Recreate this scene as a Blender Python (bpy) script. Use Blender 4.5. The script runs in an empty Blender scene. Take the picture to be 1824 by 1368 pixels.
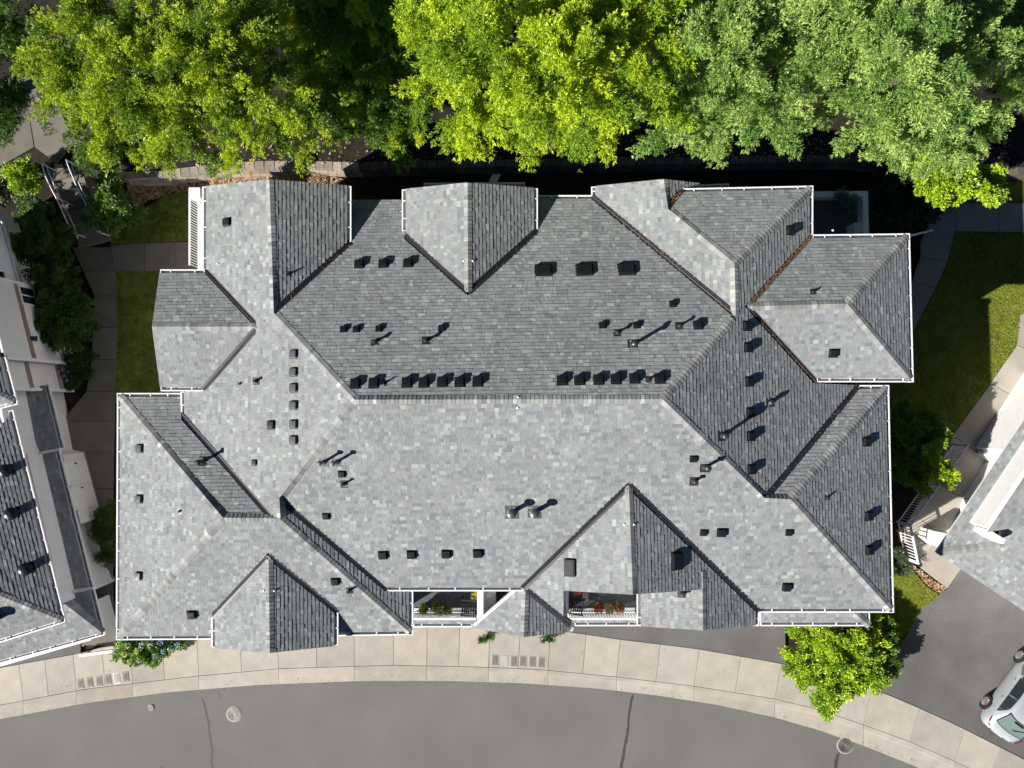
import bpy, math, random
import numpy as np
from mathutils import Vector, Matrix, Euler

random.seed(7)
RS = np.random.RandomState(11)
R = math.radians

# ------------------------------------------------------------------ camera, world, sun, exposure
H = 32.0                       # camera height above the street, metres
FPX, PW, PH = 1232.0, 1824.0, 1368.0
RX, RY, RZ = 0.032753, 0.015291, -0.015604
sc = bpy.context.scene
ROT = Matrix.Rotation(RZ, 3, 'Z') @ Matrix.Rotation(RY, 3, 'Y') @ Matrix.Rotation(RX, 3, 'X')
cam_d = bpy.data.cameras.new('camera')
cam = bpy.data.objects.new('camera', cam_d)
sc.collection.objects.link(cam)
cam_d.sensor_width = 36.0
cam_d.lens = FPX / PW * 36.0
cam_d.clip_start = 0.5
cam_d.clip_end = 1500
cam.matrix_world = Matrix.Translation((0, 0, H)) @ ROT.to_4x4()
sc.camera = cam

SUN_AZ, SUN_EL = R(29.5), R(28.5)      # shadows run up and to the right
TO_SUN = Vector((-math.cos(SUN_AZ) * math.cos(SUN_EL), -math.sin(SUN_AZ) * math.cos(SUN_EL), math.sin(SUN_EL)))
world = bpy.data.worlds.new("World")
sc.world = world
world.use_nodes = True
wn = world.node_tree.nodes
sky = wn.new('ShaderNodeTexSky')
sky.sky_type = 'NISHITA'
sky.sun_disc = False
sky.sun_elevation = SUN_EL
sky.sun_rotation = math.atan2(TO_SUN.x, TO_SUN.y)
bg = wn['Background']
sky.air_density = 0.3
sky.dust_density = 0.1
sky.ozone_density = 3.0
bg.inputs['Strength'].default_value = 0.05
world.node_tree.links.new(sky.outputs['Color'], bg.inputs['Color'])
sl = bpy.data.lights.new('sun', 'SUN')
sl.energy = 5.0
sl.angle = R(0.5)
sl.color = (1.0, 0.955, 0.88)
sun = bpy.data.objects.new('sun', sl)
sc.collection.objects.link(sun)
sun.rotation_euler = (-TO_SUN).to_track_quat('-Z', 'Y').to_euler()
sun.location = TO_SUN * 80
sc.view_settings.view_transform = 'Standard'
sc.view_settings.look = 'None'
sc.view_settings.exposure = 0.95
sc.view_settings.gamma = 1.0
sc.view_settings.use_curve_mapping = False
sc.render.engine = 'CYCLES'
sc.cycles.max_bounces = 5
sc.cycles.diffuse_bounces = 3
sc.cycles.transparent_max_bounces = 4

# ------------------------------------------------------------------ where a point of the photograph lies
def ray(px, py):
    return ROT @ Vector(((px - PW / 2) / FPX, -(py - PH / 2) / FPX, -1.0))
def P(px, py, z):
    d = ray(px, py)
    t = (z - H) / d.z
    return Vector((d.x * t, d.y * t, z))
Y0, Y1 = -10.6, -4.6                   # the plot rises between the street and the garden behind
NB = 10
BY = [Y0 + (Y1 - Y0) * i / NB for i in range(NB + 1)]
def gtop(y):
    t = min(1, max(0, (y - Y0) / (Y1 - Y0))) * NB
    i = min(NB - 1, int(t)); sm = lambda q: (q / NB) ** 2 * (3 - 2 * q / NB)
    return 0.12 + (sm(i) + (sm(i + 1) - sm(i)) * (t - i)) * 0.88
def G(px, py, lift=0.0):
    z = 0.5
    for _ in range(5):
        p = P(px, py, z)
        z = gtop(p.y) + lift
    return P(px, py, z)

# ------------------------------------------------------------------ materials
MATS = {}
def nodes_of(name):
    m = bpy.data.materials.new(name)
    m.use_nodes = True
    MATS[name] = m
    nt = m.node_tree
    return m, nt, nt.nodes['Principled BSDF']
def mat(name, col, rough=0.8, metal=0.0, var=0.12, scale=3.0, bump=0.0, bscale=60.0, attr=False, fine=0.0, spec=0.3, coat=0.0, var2=0.0, scale2=0.4):
    m, nt, b = nodes_of(name)
    N, L = nt.nodes, nt.links
    b.inputs['Roughness'].default_value = rough
    b.inputs['Metallic'].default_value = metal
    b.inputs['Specular IOR Level'].default_value = spec
    if coat: b.inputs['Coat Weight'].default_value = coat
    tc = N.new('ShaderNodeTexCoord')
    if attr:
        src = N.new('ShaderNodeAttribute'); src.attribute_name = 'col'; base = src.outputs['Color']
    else:
        src = N.new('ShaderNodeRGB'); src.outputs[0].default_value = (*col, 1); base = src.outputs[0]
    def mul(base, sc_, amt, detail):
        n = N.new('ShaderNodeTexNoise'); n.inputs['Scale'].default_value = sc_; n.inputs['Detail'].default_value = detail
        L.new(tc.outputs['Object'], n.inputs['Vector'])
        mr = N.new('ShaderNodeMapRange')
        mr.inputs['From Min'].default_value = 0.3; mr.inputs['From Max'].default_value = 0.7
        mr.inputs['To Min'].default_value = 1 - amt; mr.inputs['To Max'].default_value = 1 + amt
        L.new(n.outputs['Fac'], mr.inputs['Value'])
        mx = N.new('ShaderNodeVectorMath'); mx.operation = 'SCALE'
        L.new(base, mx.inputs[0]); L.new(mr.outputs['Result'], mx.inputs['Scale'])
        return mx.outputs[0]
    out = mul(base, scale, var, 4)
    if var2: out = mul(out, scale2, var2, 3)
    if fine: out = mul(out, 90.0, fine, 2)
    L.new(out, b.inputs['Base Color'])
    if bump:
        n = N.new('ShaderNodeTexNoise'); n.inputs['Scale'].default_value = bscale; n.inputs['Detail'].default_value = 3
        L.new(tc.outputs['Object'], n.inputs['Vector'])
        bp = N.new('ShaderNodeBump'); bp.inputs['Strength'].default_value = bump; bp.inputs['Distance'].default_value = 0.01
        L.new(n.outputs['Fac'], bp.inputs['Height']); L.new(bp.outputs['Normal'], b.inputs['Normal'])
    return m
def leafmat(name, rough=0.45, trans=0.35, spec=0.4):
    m, nt, b = nodes_of(name)
    N, L = nt.nodes, nt.links
    a = N.new('ShaderNodeAttribute'); a.attribute_name = 'col'
    L.new(a.outputs['Color'], b.inputs['Base Color'])
    b.inputs['Roughness'].default_value = rough
    b.inputs['Specular IOR Level'].default_value = spec
    t = N.new('ShaderNodeBsdfTranslucent')
    g = N.new('ShaderNodeVectorMath'); g.operation = 'MULTIPLY'; g.inputs[1].default_value = (1.15, 1.1, 0.5)
    L.new(a.outputs['Color'], g.inputs[0]); L.new(g.outputs[0], t.inputs['Color'])
    mx = N.new('ShaderNodeMixShader'); mx.inputs[0].default_value = trans
    L.new(b.outputs[0], mx.inputs[1]); L.new(t.outputs[0], mx.inputs[2])
    L.new(mx.outputs[0], N['Material Output'].inputs['Surface'])
    return m
M_SH = mat('asphalt_shingle', (0.2, 0.2, 0.2), 0.92, var=0.05, scale=9, bump=0.35, bscale=160, attr=True, fine=0.16, spec=0.15, var2=0.07, scale2=0.35)
M_DECK = mat('roof_underlay', (0.07, 0.07, 0.075), 0.95)
M_WHITE = mat('white_painted_metal', (0.80, 0.79, 0.80), 0.4, var=0.04, scale=6)
M_TRIM = mat('white_painted_trim', (0.78, 0.77, 0.76), 0.55, var=0.05, scale=5)
M_GUT = mat('gutter_inside', (0.36, 0.37, 0.42), 0.5, var=0.15, scale=4)  # shade inside the trough put into a blue-grey colour
M_SIDING = mat('cream_siding', (0.74, 0.73, 0.73), 0.7, var=0.05, scale=2, bump=0.1)
M_BAND = mat('mauve_band', (0.26, 0.19, 0.17), 0.7, var=0.06)
M_BLACKV = mat('charcoal_metal', (0.012, 0.013, 0.017), 0.36, metal=0.0, var=0.1, spec=0.45)
M_VALLEY = mat('valley_metal', (0.022, 0.023, 0.032), 0.42, metal=0.0, var=0.25, scale=7, spec=0.5)
M_VENT_LIT = mat('sunlit_vent_metal', (0.075, 0.08, 0.092), 0.3, var=0.1, spec=0.6)  # paler copy of the vent metal; sun on west slopes put into the colour
M_PIPE = mat('galvanised_pipe', (0.22, 0.22, 0.23), 0.38, metal=0.75, var=0.25, scale=12)
M_DKPIPE = mat('dark_pipe', (0.05, 0.048, 0.05), 0.35, metal=0.3, var=0.2, scale=10, spec=0.6)
M_CONC = mat('concrete', (0.47, 0.415, 0.35), 0.92, var=0.09, scale=1.4, bump=0.2, bscale=70, attr=True, fine=0.07, var2=0.07, scale2=0.9, spec=0.2)
M_ASPH = mat('asphalt', (0.160, 0.156, 0.153), 0.9, var=0.09, scale=0.35, bump=0.6, bscale=90, fine=0.22, var2=0.05, scale2=14.0, spec=0.2)
M_DRIVE = mat('driveway_asphalt', (0.128, 0.124, 0.123), 0.88, var=0.15, scale=0.6, bump=0.5, bscale=90, fine=0.20, var2=0.07, scale2=9.0, spec=0.25)
M_TAR = mat('crack_sealant', (0.060, 0.062, 0.062), 0.6, var=0.2, scale=8)
M_SOIL = mat('soil', (0.022, 0.017, 0.012), 0.97, var=0.35, scale=4, bump=0.8, bscale=25, var2=0.25, scale2=0.7)
M_LAWN = mat('lawn_turf', (0.12, 0.15, 0.02), 0.95, var=0.3, scale=3.5, bump=0.6, bscale=60, fine=0.25, var2=0.2, scale2=0.9)
M_IRON = mat('cast_iron', (0.20, 0.19, 0.185), 0.7, metal=0.2, var=0.15, scale=14, bump=0.3)
M_LIDC = mat('lid_concrete', (0.40, 0.38, 0.36), 0.9, var=0.1, scale=12, fine=0.1)
M_LIDR = mat('lid_rust', (0.20, 0.145, 0.125), 0.8, var=0.2, scale=20)
M_STONE = mat('wall_stone', (0.30, 0.25, 0.20), 0.95, var=0.2, scale=5, bump=0.6, bscale=30, attr=True)
M_BARK = mat('bark', (0.13, 0.095, 0.075), 0.95, var=0.3, scale=8, bump=0.7, bscale=40)
M_LITTER = mat('leaf_litter', (0.3, 0.15, 0.08), 0.9, var=0.1, attr=True)
M_LEAF = leafmat('leaf')
M_GLOSS = leafmat('glossy_leaf', 0.36, 0.22, 0.4)
M_FLOWER = leafmat('petal', 0.6, 0.25, 0.2)
M_DECKF = mat('balcony_membrane', (0.085, 0.09, 0.10), 0.7, var=0.12, scale=3)
M_BLACKP = mat('black_slats', (0.022, 0.022, 0.026), 0.5, var=0.2)
M_GLASS = mat('window_glass', (0.02, 0.028, 0.032), 0.06, var=0.1, spec=0.9)
M_CARP = mat('silver_car_paint', (0.50, 0.535, 0.565), 0.28, metal=0.4, var=0.015, coat=0.8, spec=0.5)
M_CARG = mat('car_glass', (0.13, 0.18, 0.16), 0.05, var=0.1, spec=0.9)
M_RUB = mat('rubber', (0.02, 0.02, 0.021), 0.75)
M_RIM = mat('alloy', (0.5, 0.48, 0.46), 0.35, metal=0.7)
M_RED = mat('red_lens', (0.28, 0.012, 0.02), 0.2, spec=0.8)
M_REDC = mat('red_paper', (0.75, 0.12, 0.08), 0.6)
M_TERRA = mat('planter_dark', (0.06, 0.045, 0.04), 0.8)
M_PLANK = mat('pale_plank', (0.50, 0.52, 0.50), 0.7)
M_YEL = mat('yellow_foliage', (0.45, 0.40, 0.06), 0.7)

# ------------------------------------------------------------------ object helpers
WO = {}
def origin(o):
    return WO.get(o.name, Vector((0, 0, 0))) if o else Vector((0, 0, 0))
def put(o, loc, parent=None):
    sc.collection.objects.link(o)
    if parent: o.parent = parent
    loc = Vector(loc)
    o.location = loc - origin(parent)
    WO[o.name] = loc
    return o
def thing(name, label, cat, loc, group=None):
    o = bpy.data.objects.new(name, None)
    o.empty_display_size = 0.3
    put(o, loc)
    o['label'] = label; o['category'] = cat
    if group: o['group'] = group
    return o
def tag(o, label, cat, group=None):
    o['label'] = label; o['category'] = cat
    if group: o['group'] = group
    return o
class MB:
    def __init__(s): s.v = []; s.f = []; s.m = []; s.c = []
    def poly(s, pts, mi=0, col=None):
        n = len(s.v); s.v += [tuple(p) for p in pts]; s.f.append(tuple(range(n, n + len(pts)))); s.m.append(mi); s.c.append(col)
    def mesh(s, pts, faces, mi=0, col=None):
        n = len(s.v); s.v += [tuple(p) for p in pts]
        for f in faces: s.f.append(tuple(i + n for i in f)); s.m.append(mi); s.c.append(col)
    def box(s, c, sx, sy, sz, X=Vector((1, 0, 0)), Y=Vector((0, 1, 0)), Z=Vector((0, 0, 1)), mi=0, col=None, taper=1.0):
        c = Vector(c); pts = []
        for k, t in ((-1, 1.0), (1, taper)):
            for i, j in ((-1, -1), (1, -1), (1, 1), (-1, 1)):
                pts.append(c + X * (i * sx / 2 * t) + Y * (j * sy / 2 * t) + Z * (k * sz / 2))
        s.mesh(pts, [(3, 2, 1, 0), (4, 5, 6, 7), (0, 1, 5, 4), (1, 2, 6, 5), (2, 3, 7, 6), (3, 0, 4, 7)], mi, col)
    def bar(s, a, b, w, h=None, mi=0, up=Vector((0, 0, 1))):
        a = Vector(a); b = Vector(b); h = h or w
        d = (b - a); L = d.length
        if L < 1e-6: return
        d /= L
        x = d.cross(up)
        if x.length < 1e-3: x = d.cross(Vector((1, 0, 0)))
        x.normalize(); y = x.cross(d)
        s.box((a + b) / 2, w, L, h, x, d, y, mi)
    def tube(s, pts, rad, n=8, mi=0, cap=True, col=None):
        rings = []
        for i, p in enumerate(pts):
            p = Vector(p)
            d = (Vector(pts[min(i + 1, len(pts) - 1)]) - Vector(pts[max(i - 1, 0)])).normalized()
            x = d.cross(Vector((0, 0, 1)))
            if x.length < 1e-3: x = Vector((1, 0, 0))
            x.normalize(); y = d.cross(x)
            r = rad[i] if isinstance(rad, (list, tuple)) else rad
            rings.append([p + x * (r * math.cos(2 * math.pi * k / n)) + y * (r * math.sin(2 * math.pi * k / n)) for k in range(n)])
        base = len(s.v)
        for rg in rings: s.v += [tuple(p) for p in rg]
        for i in range(len(rings) - 1):
            for k in range(n):
                a = base + i * n + k; b = base + i * n + (k + 1) % n
                s.f.append((a, b, b + n, a + n)); s.m.append(mi); s.c.append(col)
        if cap:
            s.f.append(tuple(base + k for k in range(n))[::-1]); s.m.append(mi); s.c.append(col)
            s.f.append(tuple(base + (len(rings) - 1) * n + k for k in range(n))); s.m.append(mi); s.c.append(col)
    def lathe(s, c, prof, n=14, axis=Vector((0, 0, 1)), mi=0):
        c = Vector(c); z = axis.normalized(); x = z.orthogonal().normalized(); y = z.cross(x)
        base = len(s.v)
        for r, h in prof:
            for k in range(n):
                a = 2 * math.pi * k / n
                s.v.append(tuple(c + x * (r * math.cos(a)) + y * (r * math.sin(a)) + z * h))
        for i in range(len(prof) - 1):
            for k in range(n):
                a = base + i * n + k; b = base + i * n + (k + 1) % n
                s.f.append((a, b, b + n, a + n)); s.m.append(mi); s.c.append(None)
        s.f.append(tuple(base + (len(prof) - 1) * n + k for k in range(n))); s.m.append(mi); s.c.append(None)
    def build(s, name, mats, parent=None, loc=None, kind=None, smooth=False, me_name=None):
        if loc is None: loc = origin(parent) if parent else Vector(s.v[0])
        loc = Vector(loc)
        me = bpy.data.meshes.new(me_name or name)
        me.from_pydata([(x - loc.x, y - loc.y, z - loc.z) for x, y, z in s.v], [], s.f)
        if not isinstance(mats, (list, tuple)): mats = [mats]
        for m in mats: me.materials.append(m)
        if len(mats) > 1: me.polygons.foreach_set('material_index', s.m)
        if any(c is not None for c in s.c):
            at = me.color_attributes.new('col', 'FLOAT_COLOR', 'CORNER')
            out = []
            for f, c in zip(s.f, s.c):
                c = c or (0.2, 0.2, 0.2)
                out += [c[0], c[1], c[2], 1.0] * len(f)
            at.data.foreach_set('color', out)
        if smooth: me.polygons.foreach_set('use_smooth', [True] * len(s.f))
        me.update()
        o = bpy.data.objects.new(name, me)
        put(o, loc, parent)
        if kind: o['kind'] = kind
        return o
def struct(o):
    o['kind'] = 'structure'; return o

# ------------------------------------------------------------------ polygons in a plane
def clip_half(poly, a, b, c):            # keep a*x+b*y<=c
    out = []
    n = len(poly)
    for i in range(n):
        p, q = poly[i], poly[(i + 1) % n]
        dp = a * p[0] + b * p[1] - c; dq = a * q[0] + b * q[1] - c
        if dp <= 1e-9: out.append(p)
        if (dp < -1e-9 and dq > 1e-9) or (dp > 1e-9 and dq < -1e-9):
            t = dp / (dp - dq)
            out.append((p[0] + (q[0] - p[0]) * t, p[1] + (q[1] - p[1]) * t))
    return out
def area(poly):
    return 0.5 * sum(poly[i][0] * poly[(i + 1) % len(poly)][1] - poly[(i + 1) % len(poly)][0] * poly[i][1] for i in range(len(poly)))
def clip_rect(poly, u0, u1, v0, v1):
    for h in ((1, 0, u1), (-1, 0, -u0), (0, 1, v1), (0, -1, -v0)):
        poly = clip_half(poly, *h)
        if len(poly) < 3: return []
    return poly
def inset(poly, offs):
    n = len(poly)
    if area(poly) < 0: sgn = -1
    else: sgn = 1
    lines = []
    for i in range(n):
        p, q = poly[i], poly[(i + 1) % n]
        dx, dy = q[0] - p[0], q[1] - p[1]; L = math.hypot(dx, dy) or 1
        nx, ny = -dy / L * sgn, dx / L * sgn          # inward
        lines.append((nx, ny, nx * p[0] + ny * p[1] + offs[i]))
    out = []
    for i in range(n):
        a1, b1, c1 = lines[i - 1]; a2, b2, c2 = lines[i]
        det = a1 * b2 - a2 * b1
        if abs(det) < 0.12:
            p = poly[i]; o = max(offs[i - 1], offs[i])
            out.append((p[0] + a2 * o, p[1] + b2 * o))
        else:
            out.append(((c1 * b2 - c2 * b1) / det, (a1 * c2 - a2 * c1) / det))
    return out
def inpoly(poly, x, y):
    c = False
    for i in range(len(poly)):
        x1, y1 = poly[i]; x2, y2 = poly[i - 1]
        if (y1 > y) != (y2 > y) and x < (x2 - x1) * (y - y1) / (y2 - y1) + x1: c = not c
    return c

class Face:
    def __init__(s, n, p0, pxs, types):
        s.n = n.normalized(); s.p0 = p0; s.types = types; s.pxs = pxs
        if s.n.z < 0: s.n = -s.n
        s.u = Vector((0, 0, 1)).cross(s.n).normalized()
        s.v = s.n.cross(s.u).normalized()
        if s.v.z < 0: s.v = -s.v; s.u = -s.u
        s.out = Vector((s.n.x, s.n.y, 0)).normalized()      # downhill, horizontal
        s.pts = [s.hit(*q) for q in pxs]
        s.uv = [s.to_uv(p) for p in s.pts]
        s.xy = [(p.x, p.y) for p in s.pts]
    def hit(s, px, py):
        d = ray(px, py); C = Vector((0, 0, H))
        t = (s.p0 - C).dot(s.n) / d.dot(s.n)
        return C + d * t
    def to_uv(s, p):
        q = p - s.p0; return (q.dot(s.u), q.dot(s.v))
    def at(s, u, v, w=0.0):
        return s.p0 + s.u * u + s.v * v + s.n * w
    def z(s, x, y):
        return s.p0.z - (s.n.x * (x - s.p0.x) + s.n.y * (y - s.p0.y)) / s.n.z

PAL = [(0.235, 0.240, 0.242), (0.21, 0.215, 0.218), (0.185, 0.19, 0.195), (0.255, 0.265, 0.262), (0.16, 0.166, 0.175), (0.30, 0.315, 0.305), (0.225, 0.218, 0.212), (0.20, 0.212, 0.235), (0.36, 0.375, 0.355), (0.24, 0.25, 0.235), (0.14, 0.145, 0.152)]
PAL = [tuple((0.255 + (v * 1.16 - 0.255) * 0.66) * w for v, w in zip(c, (0.96, 1.0, 1.018))) for c in PAL]
PWT = [20, 17, 13, 14, 8, 7, 8, 6, 3, 7, 3]
def tone(k=1.0, warm=0.0):
    c = random.choices(PAL, PWT)[0]; j = k * random.uniform(0.93, 1.07)
    return (c[0] * j * (1 + warm), c[1] * j, c[2] * j * (1 - warm))
def tab_verts(face, poly, v0, e, t):
    up = []; dn = []
    for (a, b) in poly:
        h = 0.004 + t * max(0, 1 - (b - v0) / (e * 1.15))
        up.append(face.at(a, b, h + 0.004)); dn.append(face.at(a, b, -0.012))
    n = len(poly)
    faces = [tuple(range(n))] + [(i, i + n, (i + 1) % n + n, (i + 1) % n) for i in range(n)]
    faces = [faces[0]] + [f[::-1] for f in faces[1:]] if area(poly) < 0 else faces
    return up + dn, faces
def shingle_tabs(face, e=0.139, offs=None, k=1.0):
    """every tab of one roof plane as (vertices, faces, colour, rank)"""
    O = {'e': 0.168, 'E': -0.02, 'v': 0.105, 'k': -0.02, 'r': 0.0, 'n': 0.0}
    poly = inset(face.uv, [O[t] for t in face.types])
    if area(poly) < 0: poly = poly[::-1]
    us = [p[0] for p in poly]; vs = [p[1] for p in poly]
    res = []
    v = min(vs); row = 0
    while v < max(vs):
        band = clip_rect(poly, min(us) - 1, max(us) + 1, v, v + e)
        if len(band) >= 3:
            bu0 = min(p[0] for p in band); bu1 = max(p[0] for p in band)
            u = bu0 - random.uniform(0, 0.3)
            prev = None
            while u < bu1:
                w = random.choice((0.09, 0.12, 0.14, 0.16, 0.19, 0.22, 0.26))
                q = clip_rect(band, u + 0.002, u + w - 0.002, v, v + e)
                if len(q) >= 3 and abs(area(q)) > 0.0006:
                    c = tone(k)
                    t = random.choice((0.009, 0.012, 0.017))
                    V, F = tab_verts(face, q, v, e, t)
                    zc = sum(p.z for p in V) / len(V)
                    res.append((V, F, c, abs(area(q)) / (H - zc) ** 2))
                u += w
        v += e; row += 1
    return res
def lay_shingles(faces, roof, nmax=300, k=1.0):
    tabs = []
    for f in faces: tabs += shingle_tabs(f, k=k)
    order = sorted(range(len(tabs)), key=lambda i: -tabs[i][3])
    single = set(order[:nmax])
    mb = MB()
    for i, (V, F, c, r) in enumerate(tabs):
        if i in single:
            m1 = MB(); m1.mesh(V, F, 0, c); m1.build('shingle', M_SH, roof, loc=sum(V, Vector()) / len(V))
        else: mb.mesh(V, F, 0, c)
    if mb.v: mb.build('shingle_courses', M_SH, roof, kind='stuff')
    return len(tabs)
def add_decks(faces, parent):
    """the boarded roof planes with fascia edges, as one solid"""
    mb = MB()
    for f in faces:
        offs = [0.178 if t == 'e' else 0.0 for t in f.types]
        poly = inset(f.uv, offs)
        if area(poly) < 0: poly = poly[::-1]
        top = [f.at(a, b, -0.006) for a, b in poly]
        mb.poly(top, 0)
        mb.poly([p - Vector((0, 0, 0.13)) for p in top][::-1], 1)
        n = len(top)
        D = Vector((0, 0, 0.13))
        for i in range(n):
            a, b = top[i], top[(i + 1) % n]
            mb.poly([a, a - D, b - D, b], 1)
    return mb.build('roof', [M_DECK, M_TRIM], parent)
def gutter(face, a, b, parent, cuts=()):
    """white K-style gutter whose outer lip runs from a to b"""
    o = face.out
    d = (b - a); L = d.length; d /= L
    a = a + Vector((0, 0, 0.028)); b = b + Vector((0, 0, 0.028))
    mb = MB()
    W = 0.195
    def pt(q, off, h): return q - o * off + Vector((0, 0, h))
    prof = [(0.0, 0.0), (0.050, 0.0), (0.050, -0.02), (0.040, -0.085), (W - 0.01, -0.085), (W - 0.01, -0.01), (W, -0.01), (W, -0.10), (0.015, -0.10), (0.0, -0.03)]
    n = len(prof)
    A = [pt(a, x, h) for x, h in prof]; B = [pt(b, x, h) for x, h in prof]
    vs = A + B
    for i in range(n):
        j = (i + 1) % n
        mi = 1 if i in (2, 3, 4) else 0
        mb.poly([A[i], A[j], B[j], B[i]], mi)
    mb.poly(A[::-1]); mb.poly(B)
    # end plates
    for q, s in ((a, 1), (b, -1)):
        mb.box(q - o * (W / 2) + d * (s * 0.014) + Vector((0, 0, -0.048)), 0.03, W, 0.104, d, o, Vector((0, 0, 1)))
    g = mb.build('gutter', [M_WHITE, M_GUT], parent)
    k = max(1, round(L / 0.95)); 
    for i in range(k):
        t = (i + 0.5 + random.uniform(-0.12, 0.12)) / k
        q = a + (b - a) * t
        m2 = MB(); m2.box(q - o * 0.10 + Vector((0, 0, 0.006)), 0.045, 0.16, 0.012, d, o, Vector((0, 0, 1)), taper=0.9)
        m2.build('gutter_bracket', M_WHITE, g, loc=q)
    return g
def auto_gutters(face, parent):
    n = len(face.pts)
    for i, t in enumerate(face.types):
        if t == 'e': gutter(face, face.pts[i], face.pts[(i + 1) % n], parent)
CAPS = []
def cap_line(pa, pb, fa, fb, pitch=0.15, hw=0.155):
    """ridge or hip caps from the lower end to the upper one"""
    def pt(px):
        a, b = fa.hit(*px), fb.hit(*px)
        return a if a.z > b.z else b
    A, B = pt(pa), pt(pb)
    if A.z > B.z: A, B = B, A
    d = B - A; L = d.length; d /= L
    if B.z - A.z > 0.4: A = A + d * 0.16; L -= 0.16
    side = Vector((0, 0, 1)).cross(d).normalized()
    def wing(f, s):
        w = side * s - d * 0
        w = w - f.n * w.dot(f.n); return w.normalized()
    c = (sum(fa.pts, Vector()) / len(fa.pts)) - (A + B) / 2
    sa = 1 if c.dot(side) > 0 else -1
    wa, wb = wing(fa, sa), wing(fb, -sa)
    n = max(1, int(L / pitch))
    up = (fa.n + fb.n).normalized()
    for i in range(n):
        p = A + d * (L * i / n); q = A + d * (L * (i + 1.25) / n)
        if i == n - 1: q = B
        lo, hi = 0.012, 0.003
        def on(pt, fs, h):
            return Vector((pt.x, pt.y, max(f.z(pt.x, pt.y) for f in fs) + h))
        lo, hi = 0.032, 0.020
        V = [on(p + wa * hw, (fa,), lo), on(p, (fa, fb), lo + .004), on(p + wb * hw, (fb,), lo), on(q + wa * hw, (fa,), hi), on(q, (fa, fb), hi + .004), on(q + wb * hw, (fb,), hi)]
        V += [v - up * 0.028 for v in V]
        F = [(0, 1, 4, 3), (1, 2, 5, 4), (6, 7, 1, 0), (7, 8, 2, 1), (6, 0, 3, 9), (2, 8, 11, 5)]
        if sa < 0: F = [f[::-1] for f in F]
        CAPS.append((V, F, tone(random.choice((0.80, 0.94, 1.04, 1.16)), random.uniform(0.0, 0.055)), (H - p.z)))
def lay_caps(roof, nmax=300):
    global CAPS
    order = sorted(range(len(CAPS)), key=lambda i: CAPS[i][3]); single = set(order[:nmax])
    mb = MB()
    for i, (V, F, c, r) in enumerate(CAPS):
        if i in single:
            m1 = MB(); m1.mesh(V, F, 0, c); m1.build('ridge_cap', M_SH, roof, loc=V[1])
        else: mb.mesh(V, F, 0, c)
    if mb.v: mb.build('hip_cap_run', M_SH, roof, kind='stuff')
    CAPS = []
def valley(pa, pb, fa, fb, roof, litter=0, w=0.105):
    A = (fa.hit(*pa) + fb.hit(*pa)) / 2; B = (fa.hit(*pb) + fb.hit(*pb)) / 2
    up = Vector((0, 0, 0.018)); d = (B - A).normalized(); side = Vector((0, 0, 1)).cross(d).normalized()
    c = (sum(fa.pts, Vector()) / len(fa.pts)) - (A + B) / 2
    sa = 1 if c.dot(side) > 0 else -1
    def wing(f, s):
        q = side * s; q = q - f.n * q.dot(f.n); return q.normalized()
    wa, wb = wing(fa, sa), wing(fb, -sa)
    mb = MB()
    prof = [wa * (w + 0.03) + up * 0.5, wa * w + up, wa * 0.018 + up, up * 2.4, wb * 0.018 + up, wb * w + up, wb * (w + 0.03) + up * 0.5]
    for i in range(6):
        mb.poly([A + prof[i], A + prof[i + 1], B + prof[i + 1], B + prof[i]])
    v = mb.build('valley_flashing', M_VALLEY, roof)
    if litter:
        ml = MB()
        L = (B - A).length
        for k in range(int(L * litter)):
            t = random.random(); s = random.gauss(0, 0.045)
            q = A + (B - A) * t + (wa if s > 0 else wb) * abs(s) + up * 1.6
            a = random.uniform(0, 6.28); r = random.uniform(0.014, 0.03)
            x = Vector((math.cos(a), math.sin(a), random.uniform(-.3, .3))) * r; y = Vector((-math.sin(a), math.cos(a), random.uniform(-.3, .3))) * r * 0.6
            c = random.choice(((0.34, 0.15, 0.07), (0.24, 0.11, 0.05), (0.42, 0.22, 0.10), (0.14, 0.08, 0.05)))
            ml.poly([q - x, q - y, q + x, q + y], 0, c)
        ml.build('valley_debris', M_LITTER, roof, kind='stuff')
    return v

# ================================================================== GROUND
def bands(poly):                      # poly: list of world xy; split where the ground's fold lines run
    out = []
    for lo, hi in zip([-1e3] + BY, BY + [1e3]):
        q = clip_half(clip_half(poly, 0, 1, hi), 0, -1, -lo)
        if len(q) >= 3 and abs(area(q)) > 1e-4: out.append(q)
    return out
def sheet(name, pxs, lift, m, parent=None, thick=0.06, col=None, kind='structure', flat=None):
    xy = []
    for q in pxs:
        p = P(q[0], q[1], flat) if flat is not None else G(q[0], q[1], lift)
        xy.append((p.x, p.y))
    if area(xy) < 0: xy = xy[::-1]
    mb = MB()
    for q in bands(xy):
        zf = (lambda y: flat) if flat is not None else (lambda y: gtop(y) + lift)
        top = [Vector((a, b, zf(b))) for a, b in q]
        mb.poly(top, 0, col)
        D = Vector((0, 0, thick))
        for i in range(len(top)):
            a, b = top[i], top[(i + 1) % len(top)]
            mb.poly([a, a - D, b - D, b], 0, col)
    o = mb.build(name, m, parent, loc=None if parent else (xy[0][0], xy[0][1], 0))
    if kind: o['kind'] = kind
    return o
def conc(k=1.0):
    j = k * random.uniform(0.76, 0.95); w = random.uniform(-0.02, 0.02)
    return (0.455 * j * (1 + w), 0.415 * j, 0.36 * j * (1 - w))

mb = MB()
for q in bands([(-120, -120), (120, -120), (120, 120), (-120, 120)]):
    mb.poly([Vector((a, b, gtop(b) - 0.14)) for a, b in q])
struct(mb.build('ground', M_SOIL, None, loc=(0, 0, 0)))

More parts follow.
